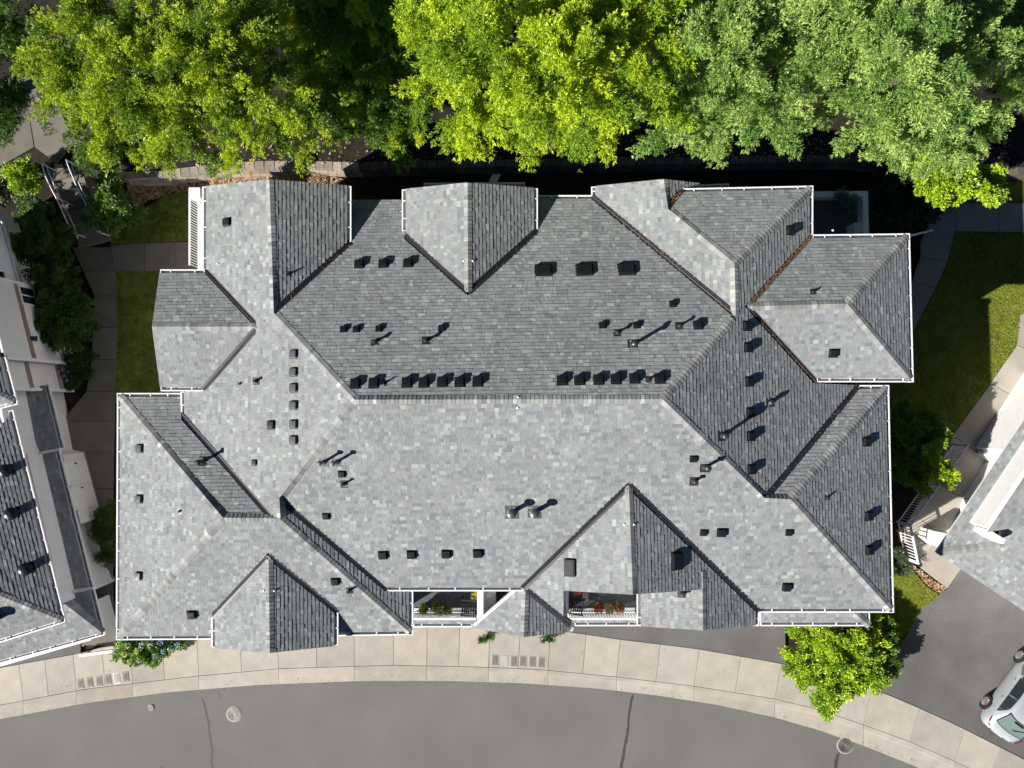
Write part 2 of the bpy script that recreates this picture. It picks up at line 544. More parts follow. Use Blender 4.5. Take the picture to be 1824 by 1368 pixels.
EDGE = [(-500, 1400), (-150, 1317), (0, 1281), (150, 1253), (300, 1233), (460, 1220), (640, 1213), (800, 1213), (930, 1217), (1060, 1226), (1180, 1240), (1280, 1256), (1380, 1278), (1460, 1301), (1540, 1329), (1620, 1361), (1720, 1405), (1900, 1500)]
L1 = [(-500, 1380), (-150, 1297), (0, 1263), (150, 1235), (345, 1212), (500, 1198), (700, 1193), (850, 1195), (965, 1201), (1100, 1214), (1240, 1231), (1380, 1254), (1460, 1274), (1535, 1299), (1620, 1331), (1700, 1366), (1900, 1458)]
L2 = [(-500, 1372), (-150, 1289), (0, 1256), (150, 1228), (345, 1205), (500, 1191), (700, 1185), (850, 1188), (965, 1193), (1100, 1206), (1240, 1223), (1380, 1245), (1460, 1265), (1535, 1290), (1620, 1321), (1700, 1356), (1900, 1448)]
TOP = [(-500, 1290), (-150, 1220), (0, 1190), (143, 1164), (200, 1148), (300, 1128), (760, 1108), (1000, 1124), (1100, 1139), (1240, 1156), (1385, 1181), (1460, 1200), (1560, 1229), (1620, 1254), (1700, 1290), (1824, 1353), (1950, 1420)]
def interp(c, x):
    for (x0, y0), (x1, y1) in zip(c, c[1:]):
        if x <= x1: return y0 + (y1 - y0) * (x - x0) / (x1 - x0)
    return c[-1][1]
# street: asphalt to well beyond the frame
xs = list(range(-480, 1881, 40))
pts = [P(x, interp(EDGE, x) - 1.5, 0.0) for x in xs]
mb = MB()
poly = [Vector((p.x, p.y, 0.0)) for p in pts] + [Vector((60, -40, 0)), Vector((-60, -40, 0))]
mb.poly(poly[::-1])
street = struct(mb.build('street', M_ASPH, None, loc=(0, -15, 0)))
# sealed cracks in the street (thin sheets of tar on top)
def crack(pxs, w):
    mb = MB()
    pp = []
    for (x0, y0), (x1, y1) in zip(pxs, pxs[1:]):
        for k in range(4):
            t = k / 4; pp.append((x0 + (x1 - x0) * t + random.uniform(-.9, .9), y0 + (y1 - y0) * t))
    pp.append(pxs[-1])
    wp = [P(x, y, 0.0) for x, y in pp]
    prev = None
    for i, p in enumerate(wp):
        ww = w * random.uniform(0.7, 1.3) * (0.25 if i in (0,) else 1)
        a = Vector((p.x - ww, p.y, 0.004)); b = Vector((p.x + ww, p.y, 0.004))
        if prev: mb.poly([prev[0], a, b, prev[1]][::-1] if a.y > prev[0].y else [prev[0], a, b, prev[1]])
        prev = (a, b)
    o = mb.build('crack_seal', M_TAR, street); return o
crack([(360, 1243), (366, 1262), (372, 1290), (374, 1310), (378, 1335), (376, 1352), (381, 1385)], 0.045)
crack([(1127, 1237), (1122, 1262), (1119, 1290), (1117, 1310), (1112, 1332), (1106, 1368), (1102, 1390)], 0.06)
crack([(1494, 1341), (1490, 1356), (1487, 1375)], 0.07)
crack([(386, 1231), (391, 1238), (394, 1244)], 0.02)
crack([(284, 1363), (292, 1370), (296, 1385)], 0.03)
# sidewalk slabs and kerb stones
sw = bpy.data.objects.new('sidewalk', None); put(sw, P(800, 1160, 0)); struct(sw)
kb = bpy.data.objects.new('kerb', None); put(kb, P(800, 1205, 0)); struct(kb)
J = [-330, -260, -200, -140, -80, -20, 41, 86, 136, 187, 236, 293, 354, 430, 496, 564, 631, 701, 760, 817, 870, 923, 976, 1038, 1098, 1168, 1236, 1309, 1380, 1456, 1538, 1621, 1701, 1763, 1830, 1890]
def topx(x): return x + (x - 700) * (0.011 if x < 700 else 0.018)
for a, b in zip(J, J[1:]):
    g = 0.35
    n = 3
    low = [(a + g + (b - a - 2 * g) * t / n, 0) for t in range(n + 1)]
    pl = [(x, interp(L2, x) - 0.5) for x, _ in low]
    ta, tb = topx(a) + g, topx(b) - g
    pt_ = [(ta + (tb - ta) * t / n, 0) for t in range(n + 1)]
    pt_ = [(x, interp(TOP, x)) for x, _ in pt_][::-1]
    c = conc(1.0)
    mbs = MB()
    top = [P(x, y, 0.12) for x, y in pl + pt_]
    mbs.poly(top, 0, c)
    D = Vector((0, 0, 0.12))
    for i in range(len(top)): mbs.poly([top[i], top[i] - D, top[(i + 1) % len(top)] - D, top[(i + 1) % len(top)]], 0, c)
    mbs.build('paving_slab', M_CONC, sw, loc=top[0])
KJ = J[::2] + [J[-1]] if len(J) % 2 == 0 else J[::2]
for a, b in zip(KJ, KJ[1:]):
    c = conc(0.93 if not (186 < a < 190) else 1.05); n = 4; g = 0.22
    if a == 187: c = (0.55, 0.47, 0.33)
    xs_ = [a + g + (b - a - 2 * g) * t / n for t in range(n + 1)]
    mbs = MB()
    for x0, x1 in zip(xs_, xs_[1:]):
        A = [P(x0, interp(L2, x0) + 0.3, 0.12), P(x1, interp(L2, x1) + 0.3, 0.12), P(x1, interp(L1, x1), 0.105), P(x0, interp(L1, x0), 0.105)]
        mbs.poly(A[::-1], 0, c)
        B_ = [P(x0, interp(L1, x0) + 0.25, 0.045), P(x1, interp(L1, x1) + 0.25, 0.045), P(x1, interp(EDGE, x1), 0.012), P(x0, interp(EDGE, x0), 0.012)]
        mbs.poly([A[3], A[2], B_[1], B_[0]][::-1], 0, c)
        mbs.poly(B_[::-1], 0, c)
        mbs.poly([B_[3], B_[2], B_[2] - Vector((0, 0, .1)), B_[3] - Vector((0, 0, .1))][::-1], 0, c)
    mbs.build('kerb_stone', M_CONC, kb, loc=mbs.v[0])

# driveways
sheet('driveway', [(1688, 1049), (1712, 1013), (1780, 1040), (1990, 1180), (2050, 1480), (1824, 1352), (1700, 1289), (1620, 1253), (1561, 1228), (1580, 1190), (1606, 1154), (1640, 1086), (1668, 1060)], -0.02, M_DRIVE)
sheet('driveway', [(985, 1060), (1400, 1060), (1400, 1184), (1385, 1180), (1240, 1155), (1100, 1138), (1008, 1124)], -0.02, M_DRIVE)
sheet('driveway', [(-300, 1190), (143, 1120), (143, 1163), (0, 1189), (-150, 1219), (-330, 1256)], -0.02, M_DRIVE)
# paths, laid slab by slab
def path(name, quads, lift=0.02, k=1.0):
    root = bpy.data.objects.new(name, None)
    put(root, G(*quads[0][0])); struct(root)
    for q in quads:
        cx = sum(p[0] for p in q) / len(q); cy = sum(p[1] for p in q) / len(q)
        qq = []
        for p in q:
            d = math.hypot(p[0] - cx, p[1] - cy) or 1
            qq.append((p[0] + (cx - p[0]) / d * 0.6, p[1] + (cy - p[1]) / d * 0.6))
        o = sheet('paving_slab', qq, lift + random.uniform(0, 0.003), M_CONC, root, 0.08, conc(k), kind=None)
    return root
# left vertical walk
xL = [(440, 128, 196), (482, 148, 204), (527, 168, 208), (583, 166, 209), (640, 163, 207), (697, 154, 204), (750, 110, 203), (805, 130, 202), (870, 150, 201), (940, 155, 200), (1000, 160, 200), (1060, 170, 200), (1100, 176, 204), (1150, 144, 206)]
path('garden_walk', [[(a[1], a[0]), (a[2], a[0]), (b[2], b[0]), (b[1], b[0])] for a, b in zip(xL, xL[1:])], 0.02, 0.42)  # shade on this walk put into the darker concrete colour
path('garden_walk', [[(196, 437), (257, 433), (257, 483), (204, 484)], [(257, 433), (313, 431), (313, 482), (257, 483)], [(313, 431), (372, 429), (372, 481), (313, 482)]], 0.02, 0.42)  # slabs darkened likewise to stand in for shade
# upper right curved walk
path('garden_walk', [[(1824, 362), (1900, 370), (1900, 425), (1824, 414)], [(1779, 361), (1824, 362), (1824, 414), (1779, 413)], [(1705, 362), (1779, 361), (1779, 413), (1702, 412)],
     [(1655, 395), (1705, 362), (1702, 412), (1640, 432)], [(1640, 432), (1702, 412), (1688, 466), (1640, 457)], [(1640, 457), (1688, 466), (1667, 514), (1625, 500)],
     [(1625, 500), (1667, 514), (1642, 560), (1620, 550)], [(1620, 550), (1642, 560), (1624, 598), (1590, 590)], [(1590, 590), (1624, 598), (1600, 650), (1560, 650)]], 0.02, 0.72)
# right walk beside the neighbour
path('side_walk', [[(1900, 520), (1960, 540), (1960, 640), (1880, 640)], [(1818, 560), (1900, 520), (1880, 640), (1812, 615)], [(1812, 615), (1880, 640), (1806, 706), (1765, 683)], [(1765, 683), (1806, 706), (1758, 780), (1738, 804), (1697, 776)],
     [(1697, 776), (1738, 804), (1775, 800), (1760, 900), (1697, 879), (1660, 852)], [(1660, 852), (1697, 879), (1760, 900), (1740, 960), (1665, 944), (1626, 915)],
     [(1626, 915), (1665, 944), (1740, 960), (1712, 1012), (1668, 967), (1633, 1000), (1612, 965), (1612, 935)], [(1633, 1000), (1668, 967), (1714, 1011), (1688, 1048), (1626, 1001)]], 0.02, 0.95)
# lawns
lawnpx = {'east': [(1702, 413), (1830, 415), (1960, 430), (1900, 520), (1818, 559), (1811, 615), (1764, 682), (1696, 776), (1680, 800), (1560, 800), (1560, 660), (1600, 651), (1625, 598), (1643, 560), (1668, 514), (1689, 466)],
          'corner': [(1560, 1000), (1622, 1012), (1650, 1045), (1672, 1060), (1640, 1086), (1605, 1154), (1560, 1150)],
          'west': [(205, 484), (313, 482), (372, 481), (372, 700), (340, 720), (204, 720)],
          'northwest': [(196, 436), (200, 415), (240, 380), (300, 345), (372, 335), (372, 428), (313, 430)],
          'upper': [(1700, 361), (1900, 369), (1900, 300), (1720, 300)]}
for k_, q in lawnpx.items():
    sheet('lawn', q, 0.0, M_LAWN, None, 0.05)
def inside_px(polys, n, z=1.0):
    out = []
    xs = [p[0] for p in polys]; ys = [p[1] for p in polys]
    while len(out) < n:
        x = random.uniform(min(xs), max(xs)); y = random.uniform(min(ys), max(ys))
        if inpoly(polys, x, y): out.append((x, y))
    return out
def grass(pxs, n, hgt, cols):
    mb = MB()
    for x, y in inside_px(pxs, n):
        p = G(x, y, 0.0)
        for k in range(2):
            a = random.uniform(0, 6.28); h = hgt * random.uniform(0.6, 1.4); w = 0.009
            s = Vector((math.cos(a), math.sin(a), 0)); ln = Vector((random.uniform(-.6, .6), random.uniform(-.6, .6), 0)) * h
            c = random.choice(cols); j = random.uniform(.7, 1.3)
            q = p + Vector((random.uniform(-.03, .03), random.uniform(-.03, .03), 0))
            mb.poly([q - s * w, q + s * w, q + ln + Vector((0, 0, h))], 0, (c[0] * j, c[1] * j, c[2] * j))
    o = mb.build('grass', M_LEAF, None, kind='stuff')
    return o
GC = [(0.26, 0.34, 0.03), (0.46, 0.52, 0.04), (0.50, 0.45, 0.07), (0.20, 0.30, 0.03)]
g1 = grass(lawnpx['east'], 26000, 0.055, GC + [(0.26, 0.22, 0.09)]); tag(g1, 'short mown grass of the lawn right of the roof', 'grass')
g2 = grass(lawnpx['corner'], 5000, 0.05, GC); tag(g2, 'small sunlit lawn corner beside the asphalt driveway', 'grass')
g3 = grass(lawnpx['west'] , 4000, 0.05, [(0.03, 0.07, 0.014)]); tag(g3, 'dark shaded grass strip left of the building', 'grass')  # darker blade colour carries the shade here
g4 = grass(lawnpx['northwest'], 2500, 0.05, [(0.03, 0.07, 0.014)]); tag(g4, 'dark shaded grass patch by the left balcony', 'grass')  # shade painted into the blades, as on the west strip

# raised bank behind the building, held by a stone wall
BANKZ = 1.9
WL = [(-300, 60), (40, 215), (60, 225)]
wall_px = [(190, 300), (222, 312), (290, 310), (400, 296), (470, 293), (545, 292), (640, 296), (760, 292), (900, 290), (1050, 288), (1200, 286), (1350, 284), (1500, 282), (1620, 290), (1760, 300), (1960, 310)]
mb = MB()
bk = [P(x, y - 2, BANKZ - 0.05) for x, y in wall_px]
far = [Vector((60, 60, BANKZ - 0.05)), Vector((-60, 60, BANKZ - 0.05)), P(-500, 300, BANKZ - 0.05), P(60, 300, BANKZ - 0.05)]
top = bk + far
mb.poly(top)
for i in range(len(top)):
    a, b = top[i], top[(i + 1) % len(top)]
    D = Vector((0, 0, 2)); mb.poly([a, a - D, b - D, b])
struct(mb.build('planted_bank', M_SOIL, None, loc=(0, 14, 0)))
wr = thing('retaining_wall', 'low stacked stone retaining wall between the building and the trees', 'wall', P(640, 296, 0.9))
nst = 0
for (x0, y0), (x1, y1) in zip(wall_px, wall_px[1:]):
    A, B = P(x0, y0, BANKZ), P(x1, y1, BANKZ)
    A.z = B.z = 0
    d = (B - A); L = d.length; d.normalize(); nrm = Vector((d.y, -d.x, 0))
    k = max(1, round(L / 0.42))
    for i in range(k):
        for c_ in range(3 if x0 < 700 else 1):
            q = A + d * (L * (i + 0.5 + (0.25 if c_ % 2 else 0)) / k) + nrm * (0.02 * c_)
            hh = 0.31 if x0 < 700 else 0.95
            zc = BANKZ - hh * (c_ + 0.5) + random.uniform(-.01, .01)
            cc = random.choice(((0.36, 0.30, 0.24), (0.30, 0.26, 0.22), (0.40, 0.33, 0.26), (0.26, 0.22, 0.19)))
            if x0 > 600: cc = tuple(v * .35 for v in cc)  # darker stones stand in for the shade behind the building
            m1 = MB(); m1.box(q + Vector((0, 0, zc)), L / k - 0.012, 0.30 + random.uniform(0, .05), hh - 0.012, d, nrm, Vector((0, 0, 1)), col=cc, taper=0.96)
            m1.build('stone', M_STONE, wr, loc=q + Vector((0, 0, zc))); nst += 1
# fallen leaves on the bank and in the bed
def litter(polypx, n, z, label):
    mb = MB()
    for x, y in inside_px(polypx, n):
        p = P(x, y, z if z else 1.0) if z else G(x, y, -0.09)
        a = random.uniform(0, 6.28); r = random.uniform(0.03, 0.07)
        X = Vector((math.cos(a), math.sin(a), random.uniform(-.4, .4))) * r; Y = Vector((-math.sin(a), math.cos(a), random.uniform(-.4, .4))) * r * .6
        c = random.choice(((0.42, 0.24, 0.13), (0.50, 0.33, 0.20), (0.30, 0.15, 0.08), (0.55, 0.42, 0.30), (0.2, 0.12, 0.07)))
        p = p + Vector((0, 0, 0.03)); mb.poly([p - X, p - Y, p + X, p + Y], 0, c)
    o = mb.build('leaf_litter', M_LITTER, None, kind='stuff'); tag(o, label, 'fallen leaves'); return o
litter([(225, 325), (300, 318), (400, 304), (560, 302), (610, 320), (600, 335), (380, 345), (300, 345), (240, 370)], 5200, None, 'brown fallen leaves in the bed under the stone wall')
litter([(200, 250), (1800, 240), (1800, 285), (1350, 282), (640, 292), (200, 300)], 900, BANKZ, 'brown fallen leaves on the bank under the trees')
litter([(1600, 990), (1622, 1004), (1690, 1052), (1672, 1062), (1640, 1040), (1600, 1010)], 500, None, 'reddish bark mulch strip beside the concrete walk')
litter([(144, 1128), (205, 1120), (208, 1142), (146, 1150)], 350, None, 'pale pebbles and dry leaves beside the white kerb rail')
# upper concrete walk at the top left, with steps going down
path_hi = bpy.data.objects.new('upper_walk', None); put(path_hi, P(60, 240, 2)); struct(path_hi)
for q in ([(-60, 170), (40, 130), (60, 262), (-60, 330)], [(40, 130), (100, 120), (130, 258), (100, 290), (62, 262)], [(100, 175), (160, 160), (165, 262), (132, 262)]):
    mb = MB(); cc = conc(0.42)  # tree shade put into a darker concrete colour
    top = [P(x, y, BANKZ + 0.03) for x, y in q]
    if area([(p.x, p.y) for p in top]) < 0: top = top[::-1]
    mb.poly(top, 0, cc)
    for i in range(len(top)): mb.poly([top[i], top[i] - Vector((0, 0, .3)), top[(i + 1) % len(top)] - Vector((0, 0, .3)), top[(i + 1) % len(top)]], 0, cc)
    mb.build('paving_slab', M_CONC, path_hi, loc=top[0])
steps = bpy.data.objects.new('garden_steps', None); put(steps, P(140, 370, 1)); struct(steps)
SA0, SB0 = P(84, 305, 1.7), P(142, 290, 1.7)
SA1, SB1 = P(142, 440, 1.0), P(198, 425, 1.0)
ns = 7
for i in range(ns):
    t0, t1 = i / ns, (i + 1) / ns + 0.02
    zt = BANKZ - (i + 0.5) * (BANKZ - 1.02) / ns
    a, b, c, d = SA0.lerp(SA1, t0), SB0.lerp(SB1, t0), SB0.lerp(SB1, t1), SA0.lerp(SA1, t1)
    top = [Vector((p.x, p.y, zt)) for p in (d, c, b, a)]
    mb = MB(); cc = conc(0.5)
    mb.poly(top, 0, cc)
    for k in range(4): mb.poly([top[k], top[k] - Vector((0, 0, 1.2)), top[(k + 1) % 4] - Vector((0, 0, 1.2)), top[(k + 1) % 4]], 0, cc)
    mb.build('step', M_CONC, steps, loc=top[0])
# ================================================================== MAIN BUILDING
S = 0.35
DIRS = {'N': (0, 1), 'S': (0, -1), 'W': (-1, 0), 'E': (1, 0)}
A_ = {'MN': 8.166, 'MS': 7.995, 'MW': 10.082, 'ME': 9.793, 'NWE': 3.694, 'LGN': 7.748, 'LGS': 5.53, 'SWW': 10.726, 'SWN': 5.482, 'SWS': 8.246, 'SWE': 3.757, 'NDW': 7.384, 'NDE': 6.053, 'CW': 4.338, 'CE': 8.157, 'CN': 8.818, 'NEN': 8.137, 'NES': 5.679, 'NEE': 11.042, 'SEN': 5.505, 'SEE': 10.13, 'BGW': 5.663, 'BGE': 8.326, 'SGW': 9.687, 'SGE': 3.062, 'LW': 3.748}
FD = {
 'MN': ('N', [(488, 557), (625, 431), (622, 357), (720, 357), (720, 420), (834, 520), (957, 411), (957, 348), (1054, 348), (1310, 562), (1180, 711), (632, 712)], 'vnEnvvnevrrr'),
 'MS': ('S', [(632, 712), (1180, 711), (1362, 887), (1408, 889), (1591, 1091), (1352, 1091), (1120, 865), (931, 1053), (690, 1053), (499, 889)], 'rrrrevvevr'),
 'MW': ('W', [(480, 320), (488, 557), (632, 712), (498, 887), (500, 922), (483, 920), (323, 740), (322, 698), (362, 695), (456, 588), (456, 577), (365, 480), (361, 480), (361, 333)], 'rrrrnvenvnvnek'),
 'ME': ('E', [(1308, 469), (1448, 331), (1448, 418), (1332, 546), (1455, 683), (1530, 686), (1362, 887), (1180, 711), (1310, 562)], 'revvnvrrr'),
 'NWE': ('E', [(480, 320), (626, 332), (626, 431), (488, 557)], 'kevr'),
 'LGN': ('N', [(272, 582), (286, 480), (365, 480), (456, 577), (456, 582)], 'kevnr'),
 'LGS': ('S', [(272, 582), (456, 582), (456, 588), (362, 697), (287, 697)], 'rnvek'),
 'SWW': ('W', [(209, 700), (398, 922), (207, 1140)], 'rre'),
 'SWN': ('N', [(209, 700), (323, 700), (323, 740), (483, 920), (398, 922)], 'envrr'),
 'SWS': ('S', [(398, 922), (500, 925), (735, 1131), (602, 1133), (602, 1091), (479, 990), (378, 1098), (378, 1139), (207, 1140)], 'rrenvvner'),
 'SWE': ('E', [(498, 888), (690, 1049), (736, 1053), (736, 1131), (500, 925)], 'vnerr'),
 'NDW': ('W', [(833, 326), (834, 520), (720, 420), (716, 412), (716, 338)], 'rvnek'),
 'NDE': ('E', [(833, 326), (958, 336), (958, 408), (834, 520)], 'kevr'),
 'CW': ('W', [(1182, 320), (1190, 372), (1308, 469), (1310, 562), (1053, 348), (1053, 333)], 'rrrvek'),
 'CE': ('E', [(1182, 320), (1245, 327), (1212, 338), (1190, 372)], 'knvr'),
 'CN': ('N', [(1190, 372), (1212, 336), (1448, 331), (1308, 469)], 'verr'),
 'NEN': ('N', [(1332, 546), (1447, 418), (1620, 416), (1508, 541)], 'verr'),
 'NES': ('S', [(1332, 546), (1508, 541), (1626, 681), (1455, 681)], 'rrev'),
 'NEE': ('E', [(1508, 541), (1620, 416), (1627, 681)], 'rer'),
 'SEN': ('N', [(1530, 686), (1583, 686), (1408, 889), (1362, 887)], 'errv'),
 'SEE': ('E', [(1408, 889), (1583, 686), (1592, 1091)], 'rer'),
 'BGW': ('W', [(1120, 865), (1127, 1058), (1004, 1051), (1004, 1104), (1013, 1109), (940, 1050), (931, 1049)], 'rknnnnv'),
 'BGE': ('E', [(1120, 865), (1352, 1089), (1352, 1113), (1251, 1122), (1250, 1049), (1127, 1058)], 'vekrkr'),
 'LW': ('W', [(1251, 1030), (1252, 1122), (1134, 1114), (1134, 1040)], 'rken'),
 'SGW': ('W', [(479, 990), (481, 1162), (377, 1153), (377, 1098)], 'rkev'),
 'SGE': ('E', [(479, 990), (603, 1091), (603, 1149), (481, 1162)], 'vekr'),
}
# the little gable over the entry, lower than the eave above it
q = P(935, 1090, 5.3)
A_['SMW'] = q.z - S * q.x; A_['SME'] = q.z + S * q.x
FD['SMW'] = ('W', [(936, 1046), (933, 1134), (842, 1117), (842, 1113), (918, 1046)], 'rkEkn')
FD['SME'] = ('E', [(936, 1046), (945, 1046), (1020, 1110), (1022, 1118), (1020, 1124), (933, 1134)], 'nnnekr')
FC = {}
for k_, (d_, pxs, ty) in FD.items():
    dx, dy = DIRS[d_]
    FC[k_] = Face(Vector((S * dx, S * dy, 1)), Vector((0, 0, A_[k_])), pxs, ty)
def lowface(z, eave_a, eave_b, outdir, pxs, ty, slope=S):
    a, b = P(*eave_a, z), P(*eave_b, z)
    d = (b - a).normalized(); o = Vector((d.y, -d.x, 0))
    if o.dot(Vector((*outdir, 0))) < 0: o = -o
    n = Vector((o.x * slope, o.y * slope, 1))
    return Face(n, a, pxs, ty)
FC['ST1'] = lowface(2.75, (737, 1117), (840, 1116), (0, -1), [(735, 1096), (858, 1096), (851, 1103), (841, 1117), (737, 1117)], 'nnnen')
FC['ST2'] = lowface(2.75, (1024, 1115), (1131, 1115), (0, -1), [(1004, 1096), (1140, 1096), (1140, 1115), (1024, 1115), (1008, 1100)], 'nnenn')
FC['ST3'] = lowface(2.75, (1355, 1115), (1549, 1115), (0, -1), [(1355, 1075), (1510, 1082), (1549, 1115), (1355, 1115)], 'nren')
FC['ST3E'] = lowface(2.75, (1549, 1075), (1549, 1115), (1, 0), [(1510, 1082), (1549, 1075), (1549, 1115)], 'ner')
FC['ST4'] = lowface(3.3, (735, 1117), (940, 1117), (0, -1), [(856, 1040), (940, 1040), (940, 1110), (856, 1108)], 'nnnn')

bld = thing('apartment_building', 'large apartment building with grey shingle hip roofs, dormer gables and white gutters', 'building', P(900, 720, 1.0))
roof = add_decks(list(FC.values()), bld)
ntabs = lay_shingles(list(FC.values()), roof)
for f in FC.values(): auto_gutters(f, bld)
# long gutter line of the lower roofs between the porch gables
def lip(px0, px1, z, out):
    a, b = P(*px0, z), P(*px1, z)
    class Q: pass
    f = Q(); f.out = Vector((*out, 0)).normalized(); gutter(f, a, b, bld)
lip((1140, 1115), (1235, 1115), 2.73, (0, -1)); lip((1318, 1115), (1352, 1115), 2.73, (0, -1))
lip((755, 326), (935, 325), 3.0, (0, 1)); lip((1228, 330), (1298, 327), 4.6, (0, 1))
RID = [((632, 712), (1180, 711), 'MN', 'MS'), ((488, 557), (632, 712), 'MN', 'MW'), ((480, 320), (488, 557), 'MW', 'NWE'), ((498, 887), (632, 712), 'MW', 'MS'), ((498, 887), (500, 922), 'MW', 'SWE'),
 ((272, 582), (456, 582), 'LGN', 'LGS'), ((209, 700), (398, 922), 'SWW', 'SWN'), ((207, 1140), (398, 922), 'SWW', 'SWS'), ((398, 922), (500, 923), 'SWN', 'SWS'), ((735, 1131), (500, 925), 'SWS', 'SWE'),
 ((833, 326), (834, 520), 'NDW', 'NDE'), ((1182, 320), (1190, 372), 'CW', 'CE'), ((1190, 372), (1308, 469), 'CW', 'CN'), ((1448, 331), (1308, 469), 'CN', 'ME'), ((1308, 469), (1310, 562), 'CW', 'ME'), ((1310, 562), (1180, 711), 'MN', 'ME'),
 ((1362, 887), (1180, 711), 'MS', 'ME'), ((1362, 887), (1408, 889), 'SEN', 'MS'), ((1583, 686), (1408, 889), 'SEN', 'SEE'), ((1591, 1091), (1408, 889), 'MS', 'SEE'), ((1620, 416), (1508, 541), 'NEN', 'NEE'), ((1626, 681), (1508, 541), 'NES', 'NEE'), ((1332, 546), (1508, 541), 'NEN', 'NES'),
 ((1120, 865), (1127, 1058), 'BGW', 'BGE'), ((1251, 1018), (1252, 1122), 'LW', 'BGE'), ((936, 1046), (933, 1134), 'SMW', 'SME'), ((479, 990), (481, 1162), 'SGW', 'SGE'), ((1549, 1115), (1510, 1082), 'ST3', 'ST3E')]
for a, b, f1, f2 in RID: cap_line(a, b, FC[f1], FC[f2])
lay_caps(roof)
VAL = [((625, 431), (488, 557), 'NWE', 'MN', 3), ((720, 420), (834, 520), 'NDW', 'MN', 0), ((957, 411), (834, 520), 'NDE', 'MN', 2), ((1054, 349), (1310, 562), 'CW', 'MN', 22), ((365, 481), (456, 577), 'MW', 'LGN', 0), ((362, 695), (456, 588), 'MW', 'LGS', 0),
 ((323, 740), (483, 920), 'SWN', 'MW', 0), ((690, 1049), (499, 889), 'SWE', 'MS', 0), ((602, 1091), (479, 990), 'SGE', 'SWS', 0), ((378, 1098), (479, 990), 'SGW', 'SWS', 0), ((931, 1048), (1120, 865), 'BGW', 'MS', 0), ((1352, 1089), (1120, 865), 'BGE', 'MS', 2),
 ((1212, 337), (1190, 372), 'CE', 'CN', 60), ((1447, 419), (1332, 546), 'ME', 'NEN', 150), ((1455, 681), (1332, 547), 'ME', 'NES', 60), ((1530, 686), (1362, 887), 'ME', 'SEN', 6)]
for a, b, f1, f2, lt in VAL: valley(a, b, FC[f1], FC[f2], roof, lt)
# white edging of the little entry gable and the dark flashing on its right
mb = MB()
mb.bar(FC['SMW'].hit(918, 1050) + Vector((0, 0, .03)), FC['SMW'].hit(845, 1113) + Vector((0, 0, .03)), 0.09, 0.09)
mb.build('edge_trim', M_WHITE, bld)
mb = MB()
a, b = FC['BGW'].hit(941, 1049), FC['BGW'].hit(1018, 1112)
dd = (b - a).normalized(); sd = Vector((0, 0, 1)).cross(dd).normalized()
for o_, w_, h_ in ((0.0, 0.10, 0.02), (-0.07, 0.03, 0.05), (-0.13, 0.08, 0.02)):
    mb.bar(a + sd * o_ + Vector((0, 0, .02)), b + sd * o_ + Vector((0, 0, .02)), w_, h_)
mb.build('wall_flashing', M_VALLEY, bld)

# roof vents, pipes and anchors
def frame_on(face, px):
    p = face.hit(*px); return p, face.u, face.v, face.n
def hood_mesh(w):
    mb = MB(); h = 0.42 * w
    mb.box((0, 0, 0.012), w * 1.28, w * 1.28, 0.010)
    a = w / 2
    V = [(-a, -a, 0), (a, -a, 0), (a, a, 0), (-a, a, 0), (-a * .94, -a * .94, h), (a * .94, -a * .94, h), (a * .94, a * .94, h * .9), (-a * .94, a * .94, h * .9), (0, 0, h * 1.0)]
    mb.mesh([Vector(v) for v in V], [(0, 1, 5, 4), (1, 2, 6, 5), (2, 3, 7, 6), (3, 0, 4, 7), (4, 5, 8), (5, 6, 8), (6, 7, 8), (7, 4, 8)])
    return mb
def place_mesh(name, me, p, X, Y, Z, parent):
    o = bpy.data.objects.new(name, me)
    put(o, p, parent)
    o.rotation_euler = Matrix((X, Y, Z)).transposed().to_euler()
    return o
HOOD = {}
def vent(px, f, s, m=None):
    s_ = s; key = (s, 1 if m else 0)
    if key not in HOOD:
        o = hood_mesh(s)
        me = bpy.data.meshes.new('roof_vent'); me.from_pydata(o.v, [], o.f); me.materials.append(m or M_BLACKV); me.update(); HOOD[key] = me
    p, X, Y, Z = frame_on(FC[f], px)
    place_mesh('roof_vent', HOOD[key], p + Z * 0.012, X, Y, Z, bld)
for x, y in zip((634, 667, 726, 756, 789, 820, 852), (683, 682, 681, 681, 680, 680, 679)): vent((x - 1, y + 1), 'MN', 0.29)
for x, y in zip((1003, 1034, 1068, 1099, 1132, 1177), (677, 677, 676, 675, 674, 674)): vent((x - 2, y + 1), 'MN', 0.29)
for q in ((640, 471), (683, 470), (727, 469)): vent(q, 'MN', 0.29)
for q in ((612, 587), (635, 587), (675, 586), (787, 585), (1073, 580), (1134, 580), (1198, 542)): vent(q, 'MN', 0.20)
vent((1243, 580), 'MN', 0.27)
for q in ((1330, 581), (1332, 619), (1334, 680), (1336, 735), (1337, 777), (1338, 836), (1407, 411)): vent(q, 'ME', 0.28)
for q in ((1543, 787), (1547, 919), (1548, 980)): vent(q, 'SEE', 0.28)
for q in ((405, 396), (524, 631), (524, 663), (524, 691), (524, 722), (524, 756), (524, 784)): vent(q, 'MW', 0.27, None if q[0] < 500 else M_VENT_LIT)
vent((484, 757), 'MW', 0.26)
vent((454, 824), 'MW', 0.18)
for q in ((250, 799), (249, 889), (248, 1026)): vent(q, 'SWW', 0.27, M_VENT_LIT)
vent((342, 1094), 'SWS', 0.29); vent((597, 1035), 'SWS', 0.25); vent((1484, 629), 'NES', 0.27)
for q in ((682, 988), (733, 987), (795, 986), (851, 985), (1401, 1045), (1285, 948)): vent(q, 'MS', 0.28)
for q in ((609, 844), (581, 919), (1253, 948), (1405, 948), (1235, 817)): vent(q, 'MS', 0.21)
